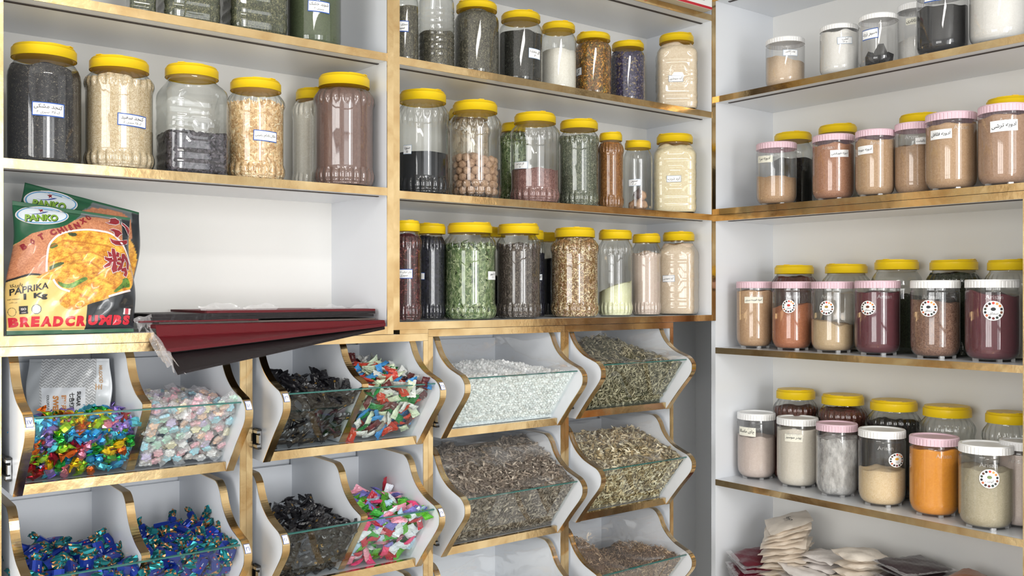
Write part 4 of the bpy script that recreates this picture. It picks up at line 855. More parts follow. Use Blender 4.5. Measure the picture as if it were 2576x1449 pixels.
# ------------------------------------------------------------------ loose goods in the bins
def heap(key, xa, xb, zt, h, basemat, kind, size, cols, n, label, flat=.4, lump=.006, rough=.7, cat='dried goods'):
    B, x0, x1, zb, yo = BINS[key]; S = bin_surface(xa - x0, xb - x0, zt, h); r = np.random.default_rng(len(label) * 7); ph = r.uniform(0, 6, 4)
    na, nb_ = 40, 46; V = []; Fc = []
    for j in range(nb_ + 1):
        for i in range(na + 1):
            p, nn = S(i / na, j / nb_); wv = lump * (math.sin(i * .9 + ph[0] + j * .3) * math.sin(j * .8 + ph[1]) + .6 * math.sin(i * 2.1 + ph[2]) * math.sin(j * 1.9)) * (1 if nn[2] > .9 else 0); V.append(p + nn * min(wv, .004 if nn[2] < .9 else 9) - (nn * .002 if nn[2] < .9 else 0))
    for j in range(nb_):
        for i in range(na): a = j * (na + 1) + i; Fc.append([a, a + 1, a + na + 2, a + na + 1])
    k = len(V); V += [np.array((xa - x0, .268, .018)), np.array((xb - x0, .268, .018)), np.array((xa - x0, .006, .018)), np.array((xb - x0, .006, .018))]
    Fc += [[nb_ * (na + 1), nb_ * (na + 1) + na, k + 1, k], [0, k + 2, k + 3, na], [k, k + 1, k + 3, k + 2], [j * (na + 1) for j in range(nb_, -1, -1)] + [k + 2, k], [j * (na + 1) + na for j in range(nb_ + 1)] + [k + 1, k + 3]]
    V = np.array(V); P = []; Nn = []
    for _ in range(n):
        a, b = r.uniform(.01, .99), r.uniform(0.0, 1); j = min(nb_ - 1, int(b * nb_)); i = min(na - 1, int(a * na)); P.append(V[j * (na + 1) + i] + r.uniform(-.002, .002, 3)); Nn.append(S(a, b)[1])
    P = np.array(P); Nn = np.array(Nn); V2, F2, C2 = pieces(kind, P, Nn, size, cols, flat, out=.25, rs=r)
    # keep the pieces inside the panels and behind the glass
    V2[:, 0] = np.clip(V2[:, 0], xa - x0 + .0005, xb - x0 - .0005); sl = (GT[0] - GB[0]) / (GT[1] - GB[1]); lim = GB[0] + (V2[:, 2] - GB[1]) * sl + .002; m = V2[:, 2] < GT[1] + .004; V2[m, 1] = np.maximum(V2[m, 1], lim[m]); V2[:, 2] = np.maximum(V2[:, 2], .017); V2[:, 1] = np.minimum(V2[:, 1], .2715)
    nv = len(V); nf = len(Fc); cc = np.vstack([np.ones((nv, 3)) * .3, C2])
    o = mk('bin_contents', np.vstack([V, V2]), Fc + [[nv + q for q in f] for f in F2], None, cols=cc, mi=[0] * nf + [1] * len(F2), mats=[basemat, vcol('dried_pieces', .7)])
    o.location = (x0, yo, Z(zb)); tag(o, label, cat, None, 'stuff'); return o
g3 = lambda a, c, w_: math.exp(-((a - c) / w_) ** 2)
heap('c3r1', -1.090, -.710, .150, lambda a, t: .148 + .030 * math.sin(pi * min(1, max(0, a))) * min(1, t * 2), grain('white_lump_base', 'E6E8E8', 'F8FAFA', 120, .5, .8), 'lump', .0085, ['F4F6F6', 'F0F2F2', 'F8F8F8', 'E8ECEC'], 5600, 'white crystal lumps filling their film covered bin', lump=.004, cat='crystal lumps')
heap('c3r2', -1.090, -.710, .150, lambda a, t: .150 + .100 * t ** .8 + .01 * math.sin(a * 9), hb('herb_base_grey', '5A524A', '857A6E'), 'sliver', .018, ['847A6F', '9C9184', '6C6158', 'B5A99A', '60564E', '8C7E70'], 6500, 'grey brown dried herb heaped high in its bin', flat=.5)
heap('c4r1', -.624, -.261, .142, lambda a, t: .138 + .085 * t ** .7 * g3(a, .55, .45), hb('leaf_base', '4A4A38', '6A6A50'), 'leaf', .022, ['A29A7E', 'B6AE92', '86806A', 'C8BFA4', '767058'], 3600, 'dried grey green leaves mounded in their bin', flat=.5)
heap('c4r2', -.624, -.261, .150, lambda a, t: .150 + .075 * t ** .8, hb('pod_base', '6E624C', '9A8C70'), 'petal', .020, ['E6D8B6', 'D2C09A', 'F0E6CC', 'B09C76', '94825F', 'CBC09E'], 3400, 'pale dried seed pods heaped in their bin', flat=.6)
heap('c4r3', -.624, -.261, .135, lambda a, t: .115 + .095 * g3(a, .22, .2) * min(1, t * 1.6) + .055 * g3(a, .85, .25) * (1 - .3 * t), hb('flake_base', '5A4436', '86705C'), 'curl', .020, ['BA9C7E', 'A08468', 'D2B898', '86694F', 'C4A688'], 3200, 'brown curled flakes in two mounds in their bin', flat=.6)
for key, sh in (('c2r3', -.06),): pass

# ---- candies: one mesh of each kind, then linked copies
def foil_twist(name, mat, L=.044, w_=.0100, seed=0):
    q = np.random.default_rng(seed); V = []; st = [(-.5, 1.15, .1), (-.40, .8, .2), (-.26, .25, .25), (-.2, .85, .85), (0, 1, 1), (.2, .85, .85), (.26, .25, .25), (.40, .8, .2), (.5, 1.15, .1)]; n = 8
    for x, a, b in st:
        for i in range(n): t = 2 * pi * i / n; k = q.uniform(.78, 1.2); V.append((x * L + q.uniform(-.001, .001), w_ * a * k * math.cos(t), w_ * b * k * math.sin(t) + (q.uniform(-.002, .002) if abs(x) > .3 else 0)))
    Fc = [[j * n + i, j * n + (i + 1) % n, (j + 1) * n + (i + 1) % n, (j + 1) * n + i] for j in range(len(st) - 1) for i in range(n)] + [list(range(n))[::-1], [(len(st) - 1) * n + i for i in range(n)]]
    return mk(name, V, Fc, mat)
def sachet(name, mat, L=.040, W=.022, T=.0046, seed=0, prints=(), m2=None):
    q = np.random.default_rng(seed); nx, ny = 10, 6; V = []; Fc = []
    for s in (1, -1):
        for j in range(ny + 1):
            for i in range(nx + 1):
                a, b = i / nx, j / ny; x = (a - .5) * L; y = (b - .5) * W * (1 - .12 * math.sin(pi * a)); e = 1 if .12 < a < .88 else .06; z = s * T * e * (math.sin(pi * b) ** .6 if 0 < b < 1 else 0) * math.sin(pi * min(1, max(0, (a - .08) / .84))) ** .5 if .08 < a < .92 else 0
                x += (.0012 * (j % 2) if i in (0, nx) else 0) * (1 if i else -1); V.append((x, y, z + q.uniform(-.0009, .0009) + .003 * math.cos(3 * a + seed)))
    m = (nx + 1) * (ny + 1)
    for s in range(2):
        for j in range(ny):
            for i in range(nx): a = s * m + j * (nx + 1) + i; f = [a, a + 1, a + nx + 2, a + nx + 1]; Fc.append(f if s == 0 else f[::-1])
    mi = [0] * len(Fc); mats = [mat]
    for t, wd, ht, px, py, pm in prints:
        mats.append(pm); P, F2 = fit_text(t, wd, ht, .02, 0, 0, px, py); k = len(V)
        for a, b in P:
            u = a / L + .5; z = T * (max(0, math.sin(pi * (b / W + .5))) ** .6) * max(0, math.sin(pi * min(1, max(0, (u - .08) / .84)))) ** .5; V.append((a, b, z + .0016 + .003 * math.cos(3 * u + seed)))
        Fc += [[k + i for i in f] for f in F2]; mi += [len(mats) - 1] * len(F2)
    return mk(name, V, Fc, None, mats=mats, mi=mi)
def flower_candy(name, mat):
    V, Fc = sachet_geo = None, None
    V = []; Fc = []; n = 24
    for z, s in ((-.003, .8), (-.002, 1), (.002, 1), (.004, .8), (.0035, .3)):
        for i in range(n): t = 2 * pi * i / n; r = .0098 * s * (1 + .16 * math.cos(6 * t)); V.append((r * math.cos(t), r * math.sin(t), z))
    for j in range(4):
        for i in range(n): Fc.append([j * n + i, j * n + (i + 1) % n, (j + 1) * n + (i + 1) % n, (j + 1) * n + i])
    Fc.append([4 * n + i for i in range(n)]); Fc.append(list(range(n))[::-1]); mi = [0] * len(Fc)
    o = sachet('candy_wrapper', mat, .040, .026, .0065, 3); k = len(V); V += [tuple(v.co) for v in o.data.vertices]; F2 = [[k + i for i in p.vertices] for p in o.data.polygons]; bpy.data.objects.remove(o)
    return mk(name, V, Fc + F2, None, mats=[mat, CWRAP], mi=mi + [1] * len(F2))
CWRAP = clear('candy_cellophane', (.98, .97, .98), .10, .12, .16, (.95, .93, .95), bump=.6, bscale=90)
def blue_twist(name, seed):
    q = np.random.default_rng(seed); V = []; n = 12; st = [(-.5, 1.0, .5, 1), (-.46, 1.0, .6, 1), (-.42, .9, .5, 1), (-.38, .8, .5, 1), (-.34, .55, .4, 1), (-.30, .45, .4, 1), (-.27, .35, .35, 1), (-.255, .95, .72, 0), (0, 1, .78, 0), (.255, .95, .72, 0), (.27, .35, .35, 1), (.30, .45, .4, 1), (.34, .55, .4, 1), (.38, .8, .5, 1), (.42, .9, .5, 1), (.46, 1.0, .6, 1), (.5, 1.0, .5, 1)]; L = .066; w_ = .0128
    for x, a, b, t_ in st:
        for i in range(n): t = 2 * pi * i / n; k = q.uniform(.6, 1.25) if t_ else (abs(math.cos(t)) ** 5 + abs(math.sin(t)) ** 5) ** -.2 * .92; V.append((x * L + (q.uniform(-.003, .003) if t_ else 0), w_ * a * k * math.cos(t), w_ * b * k * math.sin(t)))
    Fc = []; mi = []
    for j in range(len(st) - 1):
        for i in range(n): Fc.append([j * n + i, j * n + (i + 1) % n, (j + 1) * n + (i + 1) % n, (j + 1) * n + i]); mi.append(0 if st[j][3] == 0 and st[j + 1][3] == 0 else (1 if q.uniform() < .68 else 2))
    Fc += [list(range(n))[::-1], [(len(st) - 1) * n + i for i in range(n)]]; mi += [1, 1]
    for t, wd, ht, px, py, mm in (('●', .004, .004, .004, 0, 3), ('gold', .009, .004, -.004, 0, 4)):
        P, F2 = fit_text(t, wd, ht, .02, 0, 0, px, py)
        for sgn in (1, -1):
            k = len(V); V += [(a, b, sgn * .0100) for a, b in P]; Fc += [[k + i for i in f] for f in F2]; mi += [mm] * len(F2)
    return mk(name, V, Fc, None, mats=[plain('royal_blue_foil', '1A389A', .32, metal=.5), plain('teal_foil', '247880', .28, metal=.75), plain('bronze_foil', 'C08A5A', .3, metal=.8), plain('red_print', 'C8303C', .5), plain('white_print', 'DDE4F4', .5)], mi=mi)
def scatter(key, xa, xb, zt, h, protos, weights, group, cat, n1, n2, step=.012, tilt=.5, seed=1, bmin=0.0):
    """lay individual candies against the glass and over the top of the pile, in two layers"""
    B, x0, x1, zb, yo = BINS[key]; S = bin_surface(xa - x0, xb - x0, zt, h); r = np.random.default_rng(seed); used = set(); L = S.L1 + S.L2; W = xb - xa
    w_ = np.array(weights, float); w_ /= w_.sum()
    for layer, n in ((0, n1), (1, n2)):
        nx = max(3, int(math.sqrt(n * W / L))); ny = int(math.ceil(n / nx)); m = .005 / W
        for j in range(ny):
            for i in range(nx):
                a = m + (1 - 2 * m) * min(1, max(0, (i + .5 + .5 * (j % 2) - .25 + r.uniform(-.3, .3)) / nx)); b = min(1, max(bmin - .004, (j + .28 + r.uniform(-.3, .3)) / ny)); p, nn = S(a, b, .006 + layer * step)
                front = nn[2] < .9; nz = nn + r.normal(0, tilt * (.45 if front else 1), 3); nz /= np.linalg.norm(nz); t = r.normal(0, 1, 3); x = t - nz * t.dot(nz); x /= np.linalg.norm(x); y = np.cross(nz, x)
                if a < .12 or a > .88: x[0] *= .35; x -= nz * x.dot(nz); x /= np.linalg.norm(x); y = np.cross(nz, x)
                k = int(r.choice(len(protos), p=w_)); pr, lb = protos[k]
                if k in used: o = pr.copy(); COL.objects.link(o)
                else: o = pr; used.add(k)
                if not front: p = p + np.array((0, 0, r.uniform(-.004, .006)))
                s = r.uniform(.92, 1.1); M = Matrix([[x[0], y[0], nz[0], x0 + p[0]], [x[1], y[1], nz[1], yo + p[1]], [x[2], y[2], nz[2], Z(zb) + p[2]], [0, 0, 0, 1]]) @ Matrix.Scale(s, 4)
                o.matrix_world = M; tag(o, lb, cat, group)
    for k, (pr, lb) in enumerate(protos):
        if k not in used: bpy.data.objects.remove(pr)
def foilmat(n, c): return plain('foil_' + n, c, .22, metal=.82)
fp = []
for i, (n, c) in enumerate((('purple', '9C84D2'), ('blue', '3E9AD4'), ('green', '2A9A3E'), ('yellow', 'E6BE1A'), ('orange', 'DC6A24'), ('red', 'A81E2E'), ('pink', 'E48CA4'), ('lime', '98C428'), ('turquoise', '5CC4DC'))):
    fp.append((foil_twist('foil_candy', foilmat(n, c), seed=i), n + ' foil twist candy among the rainbow foil candies'))
scatter('c1r1', -2.084, -1.880, .125, lambda a, t: .112 + .03 * a + .012 * t, fp, [2.6, 2.6, 2.8, 2.3, 1.1, .9, 1.1, 1.6, 2.4], 'rainbow foil candies', 'candy', 120, 80, .011, seed=3)
fl = []
for n, c in (('pink', 'F2B8C4'), ('mint', 'BFE6D2'), ('sky blue', 'A8DCEC'), ('lilac', 'D2C4EA'), ('peach', 'F6CDB4'), ('cream', 'F3EAC4'), ('white', 'F2F0F0')): fl.append((flower_candy('flower_candy', plain('pastel_' + n.replace(' ', '_'), c, .5)), n + ' flower shaped candy in a clear wrapper, in the pastel candy pile'))
scatter('c1r1', -1.864, -1.678, .150, lambda a, t: .152 + .022 * t, fl, [2, 1, 1.7, 1, 1.1, 1, 1.3], 'pastel flower candies', 'candy', 125, 60, .012, seed=4)
GOLDP = plain('gold_print', 'C89A3A', .4, metal=.5); WP = plain('pale_print', 'D8D4CE', .5)
blk = plain('black_wrapper', '1B1A1E', .28, coat=.3)
bp_ = [(sachet('black_sachet', blk, seed=1, prints=(('X2', .007, .006, -.009, 0, GOLDP), ('COFFEE CANDY', .014, .0026, .004, 0, WP))), 'black candy sachet printed in gold and white, in the bin under the wrapped red sheets'), (sachet('black_sachet', blk, seed=2), 'plain side of a black candy sachet in the bin under the wrapped red sheets')]
scatter('c2r1', -1.579, -1.386, .150, lambda a, t: .150 + .04 * t + .012 * math.sin(a * 7), bp_, [1, 1.6], 'black sachets in the higher bin', 'candy', 96, 36, .010, .6, seed=5)
cp = []
def cs(n, c, i, pr=()): return (sachet('colour_sachet', plain('wrapper_' + n.replace(' ', '_'), c, .38, coat=.2), seed=i, prints=pr), n + ' candy sachet in the higher bin of mixed bright sachets')
cp = [cs('red', 'C2402E', 1, (('COFFEE', .012, .003, 0, 0, WP),)), cs('blue', '3A8CCB', 2), cs('cream', 'CFDCC0', 3), cs('white', 'D4D6D2', 4, (('CREAM', .012, .003, 0, 0, INK),)), cs('green', '0E7A3A', 5), cs('maroon', '5A2424', 6, (('CANDY', .012, .003, 0, 0, WP),)), cs('grey', '8A8A84', 7)]
scatter('c2r1', -1.370, -1.190, .152, lambda a, t: .156 + .065 * t * g3(a, .5, .6), cp, [2.2, 1.8, 1.8, 1.2, 1, 1.3, .6], 'bright sachets in the higher bin', 'candy', 100, 50, .010, .6, seed=6)
bp2 = [(sachet('black_sachet', blk, seed=3, prints=(('X2', .007, .006, -.009, 0, GOLDP),)), 'black candy sachet with gold print in the lower bin beside the pink and green sachets'), (sachet('black_sachet', blk, seed=4), 'black candy sachet in the lower bin beside the pink and green sachets')]
scatter('c2r2', -1.579, -1.386, .138, lambda a, t: .136 + .032 * t + .015 * g3(a, .6, .3), bp2, [1, 1.6], 'black sachets in the lower bin', 'candy', 96, 36, .010, .65, seed=7)
def cs2(n, c, i): return (sachet('pastel_sachet', plain('wrapper2_' + n.replace(' ', '_'), c, .38, coat=.2), seed=i), n + ' candy sachet in the lower bin of pink and green sachets')
cp2 = [cs2('pink', 'E69CB0', 1), cs2('lime green', '5CB030', 2), cs2('red', 'B8283C', 3), cs2('violet', '7C78C8', 4), cs2('rose', 'E8407A', 5), cs2('white', 'DDE4EC', 6), cs2('leaf green', '3A9A3A', 7), cs2('pale blue', 'B4D4E8', 8)]
scatter('c2r2', -1.370, -1.190, .150, lambda a, t: .152 + .03 * t, cp2, [2.4, 2.2, .9, .9, 1, 1.3, 1.3, 1], 'pink and green sachets', 'candy', 110, 50, .010, .6, seed=8)
for xa, xb, sd, lb, hf in ((-2.084, -1.880, 9, 'blue and teal twist candy in the compartment beside the left post of the cabinet', lambda a, t: .140 + .03 * t + .01 * math.sin(a * 6)), (-1.864, -1.678, 10, 'blue and teal twist candy in the compartment nearer the double gold post', lambda a, t: .150 + .012 * t + .02 * a * t)):
    scatter('c1r2', xa, xb, .145, hf, [(blue_twist('twist_candy', sd), lb), (blue_twist('twist_candy', sd + 20), lb)], [1, 1], 'blue twist candies, ' + ('post side' if sd == 9 else 'gold post side'), 'candy', 72, 40, .018, .6, seed=sd)
# a few foil ends below the visible sachets of the third row stay out of the frame

# ------------------------------------------------------------------ printed bags
def quad_uv(Q, x, y):
    """inverse bilinear: picture point -> (s,t) on quad Q = TL,TR,BR,BL"""
    s = np.full(np.shape(x), .5); t = np.full(np.shape(x), .5); TL, TR, BR, BL = [np.array(q, float) for q in Q]
    for _ in range(12):
        px = (1 - s) * ((1 - t) * BL[0] + t * TL[0]) + s * ((1 - t) * BR[0] + t * TR[0]) - x; py = (1 - s) * ((1 - t) * BL[1] + t * TL[1]) + s * ((1 - t) * BR[1] + t * TR[1]) - y
        sx = (1 - t) * (BR[0] - BL[0]) + t * (TR[0] - TL[0]); sy = (1 - t) * (BR[1] - BL[1]) + t * (TR[1] - TL[1]); tx = (1 - s) * (TL[0] - BL[0]) + s * (TR[0] - BR[0]); ty = (1 - s) * (TL[1] - BL[1]) + s * (TR[1] - BR[1])
        dt = sx * ty - sy * tx; s = s - (px * ty - py * tx) / dt; t = t - (sx * py - sy * px) / dt
    return s, t
def inpoly(P, x, y):
    r = np.zeros(np.shape(x), bool); n = len(P)
    for i in range(n):
        (x1, y1), (x2, y2) = P[i], P[(i + 1) % n]
        if y1 == y2: continue
        c = ((y1 > y) != (y2 > y)) & (x < (x2 - x1) * (y - y1) / (y2 - y1) + x1); r ^= c
    return r
def vnoise(x, y, s, seed=0):
    def hsh(i, j): v = np.sin(i * 127.1 + j * 311.7 + seed * 17.3) * 43758.5453; return v - np.floor(v)
    x, y = x / s, y / s; i, j = np.floor(x), np.floor(y); u, v = x - i, y - j; u = u * u * (3 - 2 * u); v = v * v * (3 - 2 * v)
    return (hsh(i, j) * (1 - u) + hsh(i + 1, j) * u) * (1 - v) + (hsh(i, j + 1) * (1 - u) + hsh(i + 1, j + 1) * u) * v
def sm(P, n=6): return [tuple(q) for q in smooth_curve([tuple(p) for p in P] + [tuple(P[0])], n)][:-1]
PQ = ((133, 200), (1165, 335), (1225, 1400), (35, 1410))     # outline of the front bag in its own print coordinates
def panko_print(x, y):
    C = np.zeros(x.shape + (3,)); c = lambda h: np.array(lin(h))
    C[:] = c('E2C177'); n1 = vnoise(x, y, 9, 1) * .6 + vnoise(x, y, 4, 2) * .4; n2 = np.clip((vnoise(x * .8 + y * .5, y - x * .4, 30, 3) * .45 + vnoise(x + y * .6, y * 1.6, 11, 4) * .35 + vnoise(x, y, 5, 6) * .2 - .22) * 1.7, 0, 1)
    gold = np.array([c('B86A14'), c('FFC84A')])
    C[inpoly([(735, 1450), (735, 1165), (880, 1125), (935, 1040), (1300, 960), (1300, 1450)], x, y)] = c('20242A'); C[(x > 1075) & (y < 1160)] = c('262C32')
    C[inpoly([(640, 200), (1300, 200), (1300, 600), (1085, 560), (700, 420), (640, 400)], x, y) & (x < 1090)] = c('6A7274')
    crumb = inpoly([(60, 640), (140, 590), (250, 520), (400, 480), (520, 460), (620, 400), (720, 350), (850, 342), (1000, 360), (1085, 420), (1085, 800), (900, 900), (340, 905), (240, 890), (130, 925), (60, 930)], x, y)
    C[crumb] = (c('A86244') * (1 - n1[..., None]) + c('DC9A70') * n1[..., None])[crumb]
    green = inpoly([(0, 0), (820, 0), (745, 250), (705, 330), (640, 385), (560, 440), (500, 465), (400, 480), (250, 520), (140, 590), (0, 640)], x, y); C[green] = c('17583A'); C[(y > 1372) | (y < 222 + .131 * (x - 133))] = c('17583A')
    C[inpoly([(60, 930), (130, 915), (240, 885), (340, 893), (340, 907), (240, 905), (130, 935), (60, 950)], x, y)] = c('1E1E20')
    ring = sm([(375, 875), (372, 760), (390, 650), (430, 585), (500, 530), (620, 492), (750, 480), (900, 495), (1000, 535), (1090, 620), (1150, 720), (1180, 860), (1160, 980), (1100, 1050), (960, 1095), (800, 1115), (600, 1060), (480, 1000), (420, 940)])
    inr = inpoly(ring, x, y); k = n2[..., None]; chick = gold[0] * (1 - k) + gold[1] * k
    C[inr] = chick[inr]
    R_ = np.array(ring + ring[:1]); dd = np.full(x.shape, 1e9)
    for a, b in zip(R_[:-1], R_[1:]): dd = np.minimum(dd, seg_d(x, y, a, b))
    for P, h1, h2 in (([(560, 515), (640, 515), (635, 545), (580, 540)], '2A3320', '46552C'), ([(395, 830), (470, 795), (520, 800), (470, 835), (400, 862)], '2E3A1E', '4E6A2C'), ([(395, 640), (440, 610), (470, 640), (410, 668)], '3A5020', '5E7A30')):
        m = inpoly(sm(P), x, y); C[m] = (c(h1) * (1 - k) + c(h2) * k)[m]
    for P in ([(460, 950), (560, 985), (700, 925), (730, 950), (640, 1010), (540, 1020), (480, 990)], [(960, 1030), (1040, 950), (1110, 925), (1130, 1000), (1060, 1020), (990, 1060)]): m = inpoly(sm(P), x, y); C[m] = (c('2A4A18') * (1 - k) + c('7AA83C') * k)[m]
    for P in ([(285, 925), (400, 862), (560, 800), (660, 760), (800, 800), (850, 870), (700, 925), (560, 975), (430, 955)], [(480, 1130), (560, 1050), (760, 930), (900, 860), (1020, 900), (1060, 960), (960, 1060), (930, 1110), (760, 1160), (620, 1215), (500, 1170)]):
        P = sm(P); m = inpoly(P, x, y); C[m] = chick[m]; Q_ = np.array(P + P[:1]); dd = np.full(x.shape, 1e9)
        for a, b in zip(Q_[:-1], Q_[1:]): dd = np.minimum(dd, seg_d(x, y, a, b))
        e = m & (dd < 12 + 14 * n1); C[e] = (C[e] * .78)
    for P in ([(400, 650), (520, 590), (650, 600), (850, 620), (1000, 650)], [(400, 800), (520, 760), (620, 700), (760, 690), (880, 740), (1000, 700)], [(640, 800), (760, 790), (860, 850), (960, 800), (1090, 820)]):
        dd = np.full(x.shape, 1e9)
        for a, b in zip(P[:-1], P[1:]): dd = np.minimum(dd, seg_d(x, y, a, b))
        e = inr & (dd < 4 + 14 * n1 * n2); C[e] = c('A8560E') * .6 + C[e] * .4
    m = (((x - 362) / 228) ** 2 + ((y - 341) / 95) ** 2); C[m < .9] = c('DDE6EE')
    m = (x > 150) & (x < 220) & (y > 1168) & (y < 1240); C[m] = c('26262A'); m = (((x - 290) / 43) ** 2 + ((y - 1202) / 42) ** 2); C[(m < 1)] = c('2A3A44'); C[m < .72] = c('C8CCC0'); m = (((x - 95) / 34) ** 2 + ((y - 1215) / 38) ** 2); C[(m < 1) & (m > .75)] = c('6A5C3C')
    m = (x > 1085) & (x < 1158) & (y > 1196) & (y < 1250); C[m] = c('E8DDDD'); C[m & (x > 1100) & (x < 1135)] = c('B83A4A')
    return C
def make_bag(name, corners, thick, label, PQ, printfn, decals, dents=1.0, seed=0, edge='17583A', nx=150, ny=160, curve=.0):
    """pillow bag hung between four corner points TL,TR,BR,BL, front towards the room"""
    TL, TR, BR, BL = [np.array(c, float) for c in corners]; nrm = np.cross(TR - BL, TL - BR); nrm /= np.linalg.norm(nrm); nrm = -nrm if nrm[1] > 0 else nrm
    org = np.array((BL + BR) / 2); q = np.random.default_rng(seed); ph = q.uniform(0, 6, 6)
    def surf(s, t, side=1, off=0.0):
        s = np.asarray(s, float); t = np.asarray(t, float); S_, T__ = s[..., None], t[..., None]
        wob = .018 * np.sin(t * 9 + ph[0]) * (np.abs(s - .5) * 2) ** 3 * np.sign(s - .5)
        S_ = S_ - wob[..., None]
        p = (1 - S_) * ((1 - T__) * BL + T__ * TL) + S_ * ((1 - T__) * BR + T__ * TR)
        body = np.clip(1 - (2 * s - 1) ** 4, 0, 1) ** .6 * np.clip(np.sin(pi * np.clip((t - .035) / .93, 0, 1)), 0, 1) ** .45
        wr = .0022 * np.sin(s * 13 + t * 9 + ph[1]) * np.sin(t * 12 + ph[2]) + .0016 * np.sin(s * 31 - t * 22 + ph[3]) + .0035 * np.exp(-((t - .12 - .1 * s) / .05) ** 2) * np.sin(s * 20 + ph[4]) + .003 * np.exp(-((s - .9) / .08) ** 2) * np.sin(t * 26)
        h = side * (thick * body + .0012) + dents * wr * (body * .85 + .15)
        return p + nrm * (h + off)[..., None] - org
    s, t = np.meshgrid(np.linspace(0, 1, nx + 1), np.linspace(0, 1, ny + 1)); TLq, TRq, BRq, BLq = [np.array(k, float) for k in PQ]
    X = (1 - s) * ((1 - t) * BLq[0] + t * TLq[0]) + s * ((1 - t) * BRq[0] + t * TRq[0]); Y = (1 - s) * ((1 - t) * BLq[1] + t * TLq[1]) + s * ((1 - t) * BRq[1] + t * TRq[1])
    P1 = surf(s, t, 1).reshape(-1, 3); P2 = surf(s, t, -1).reshape(-1, 3); C1 = printfn(X, Y).reshape(-1, 3); C2 = np.tile(np.array(lin(edge)), (len(P2), 1)); m = len(P1)
    a = (np.arange(ny)[:, None] * (nx + 1) + np.arange(nx)).ravel(); F1 = np.c_[a, a + 1, a + nx + 2, a + nx + 1]; F2 = F1[:, ::-1] + m
    bd = [i for i in range(nx + 1)] + [j * (nx + 1) + nx for j in range(1, ny + 1)] + [ny * (nx + 1) + i for i in range(nx - 1, -1, -1)] + [j * (nx + 1) for j in range(ny - 1, 0, -1)]
    F3 = np.array([[bd[i], bd[i] + m, bd[(i + 1) % len(bd)] + m, bd[(i + 1) % len(bd)]] for i in range(len(bd))])
    root = thing(name, tuple(org), label, 'bag'); body = mk('bag_body', np.vstack([P1, P2]), np.vstack([F1, F2, F3]), vcol('glossy_printed_film', .28, coat=.6, bump=.25, bscale=45), root, smooth=True, cols=np.vstack([C1, C2]))
    for dn, txt, cx, cyy, wd, ht, mat, kw in decals:
        P, Fc = fit_text(txt, wd, ht, kw.get('bold', .0), kw.get('shear', 0), kw.get('rot', 0), stretch=kw.get('st', False)) if isinstance(txt, str) else txt
        if not len(P): continue
        P = P * np.array((1, -1)) + np.array((cx, cyy)); s_, t_ = quad_uv(PQ, P[:, 0], P[:, 1]); mk(dn, surf(s_, t_, 1, np.full(len(s_), kw.get('off', .0012))), Fc, mat, body)
    return root, surf
REDP = plain('red_print_bright', 'C4142E', .35, coat=.5); MAR = plain('maroon_print', '8E1F2C', .35, coat=.5); WPR = plain('white_print_gloss', 'E8DCDC', .35, coat=.5); GPR = plain('lime_print', '7FA83A', .35, coat=.4); DGP = plain('dark_green_print', '1E3A26', .35); BLP = plain('blue_print', '3C4C90', .4)
BKP = plain('black_print', '1C1C1E', .35, coat=.4); OCH = plain('ochre_print', 'C88A38', .4)
star = (np.array([((26 if i % 2 == 0 else 11) * math.cos(pi / 2 + .2 + i * pi / 5), (26 if i % 2 == 0 else 11) * math.sin(pi / 2 + .2 + i * pi / 5)) for i in range(10)] + [(0, 0)]), [[10, i, (i + 1) % 10] for i in range(10)])
wave = (np.array([(-105, -8), (-60, -14), (0, -6), (50, 12), (85, 14), (60, 2), (10, -12), (-50, -18)]), [[0, 1, 7], [1, 2, 6, 7], [2, 3, 5, 6], [3, 4, 5]])
def T(n, t, x, y, w_, h, m, **k): return (n, t, x, y, w_, h, m, k)
dec = [T('brand_lettering', 'PANKO', 352, 376, 330, 66, DGP, bold=.05, shear=.15, off=.0011), T('brand_lettering', 'PANKO', 346, 370, 330, 66, GPR, bold=.045, shear=.15, off=.0016), T('printed_star', star, 352, 292, 0, 0, MAR), T('printed_wave', wave, 330, 320, 0, 0, BLP),
       T('weight_lettering', 'PAPRIKA', 238, 1022, 300, 62, BKP, bold=.02, shear=.2, rot=.16), T('weight_lettering', '1', 200, 1090, 20, 52, BKP, bold=.07, st=True), T('weight_lettering', 'Kg', 322, 1092, 112, 60, BKP, bold=.045, st=True), T('weight_lettering', 'پاپریکا', 140, 990, 85, 44, BKP, bold=.01, rot=.1), T('weight_lettering', 'NET WEIGHT :', 120, 1108, 95, 15, BKP), T('weight_lettering', 'وزن خالص', 110, 1135, 60, 18, BKP),
       *[T('title_lettering', ch, x_, 1306 - (x_ > 700) * 6, w_, 84, REDP, bold=.07, st=True) for ch, x_, w_ in (('B', 98, 84), ('R', 196, 88), ('E', 284, 72), ('A', 382, 100), ('D', 486, 90), ('C', 590, 84), ('R', 692, 86), ('U', 796, 88), ('M', 914, 118), ('B', 1030, 84), ('S', 1122, 74))], T('badge_lettering', 'ISO', 185, 1197, 50, 20, WPR, bold=.02), T('badge_lettering', '22000', 185, 1226, 44, 10, WPR)]
arc = 'BỘT CHIÊN XÙ'; pos = [(175, 640), (250, 600), (330, 552), None, (435, 512), (500, 495), (545, 478), (590, 462), (655, 440), None, (715, 392), (770, 352)]
for ch, p in zip(arc, pos):
    if p: dec.append(T('arched_lettering', ch, p[0], p[1], 62, 58, MAR, bold=.06, rot=.5, off=.0012)); 
from mathutils.geometry import tessellate_polygon
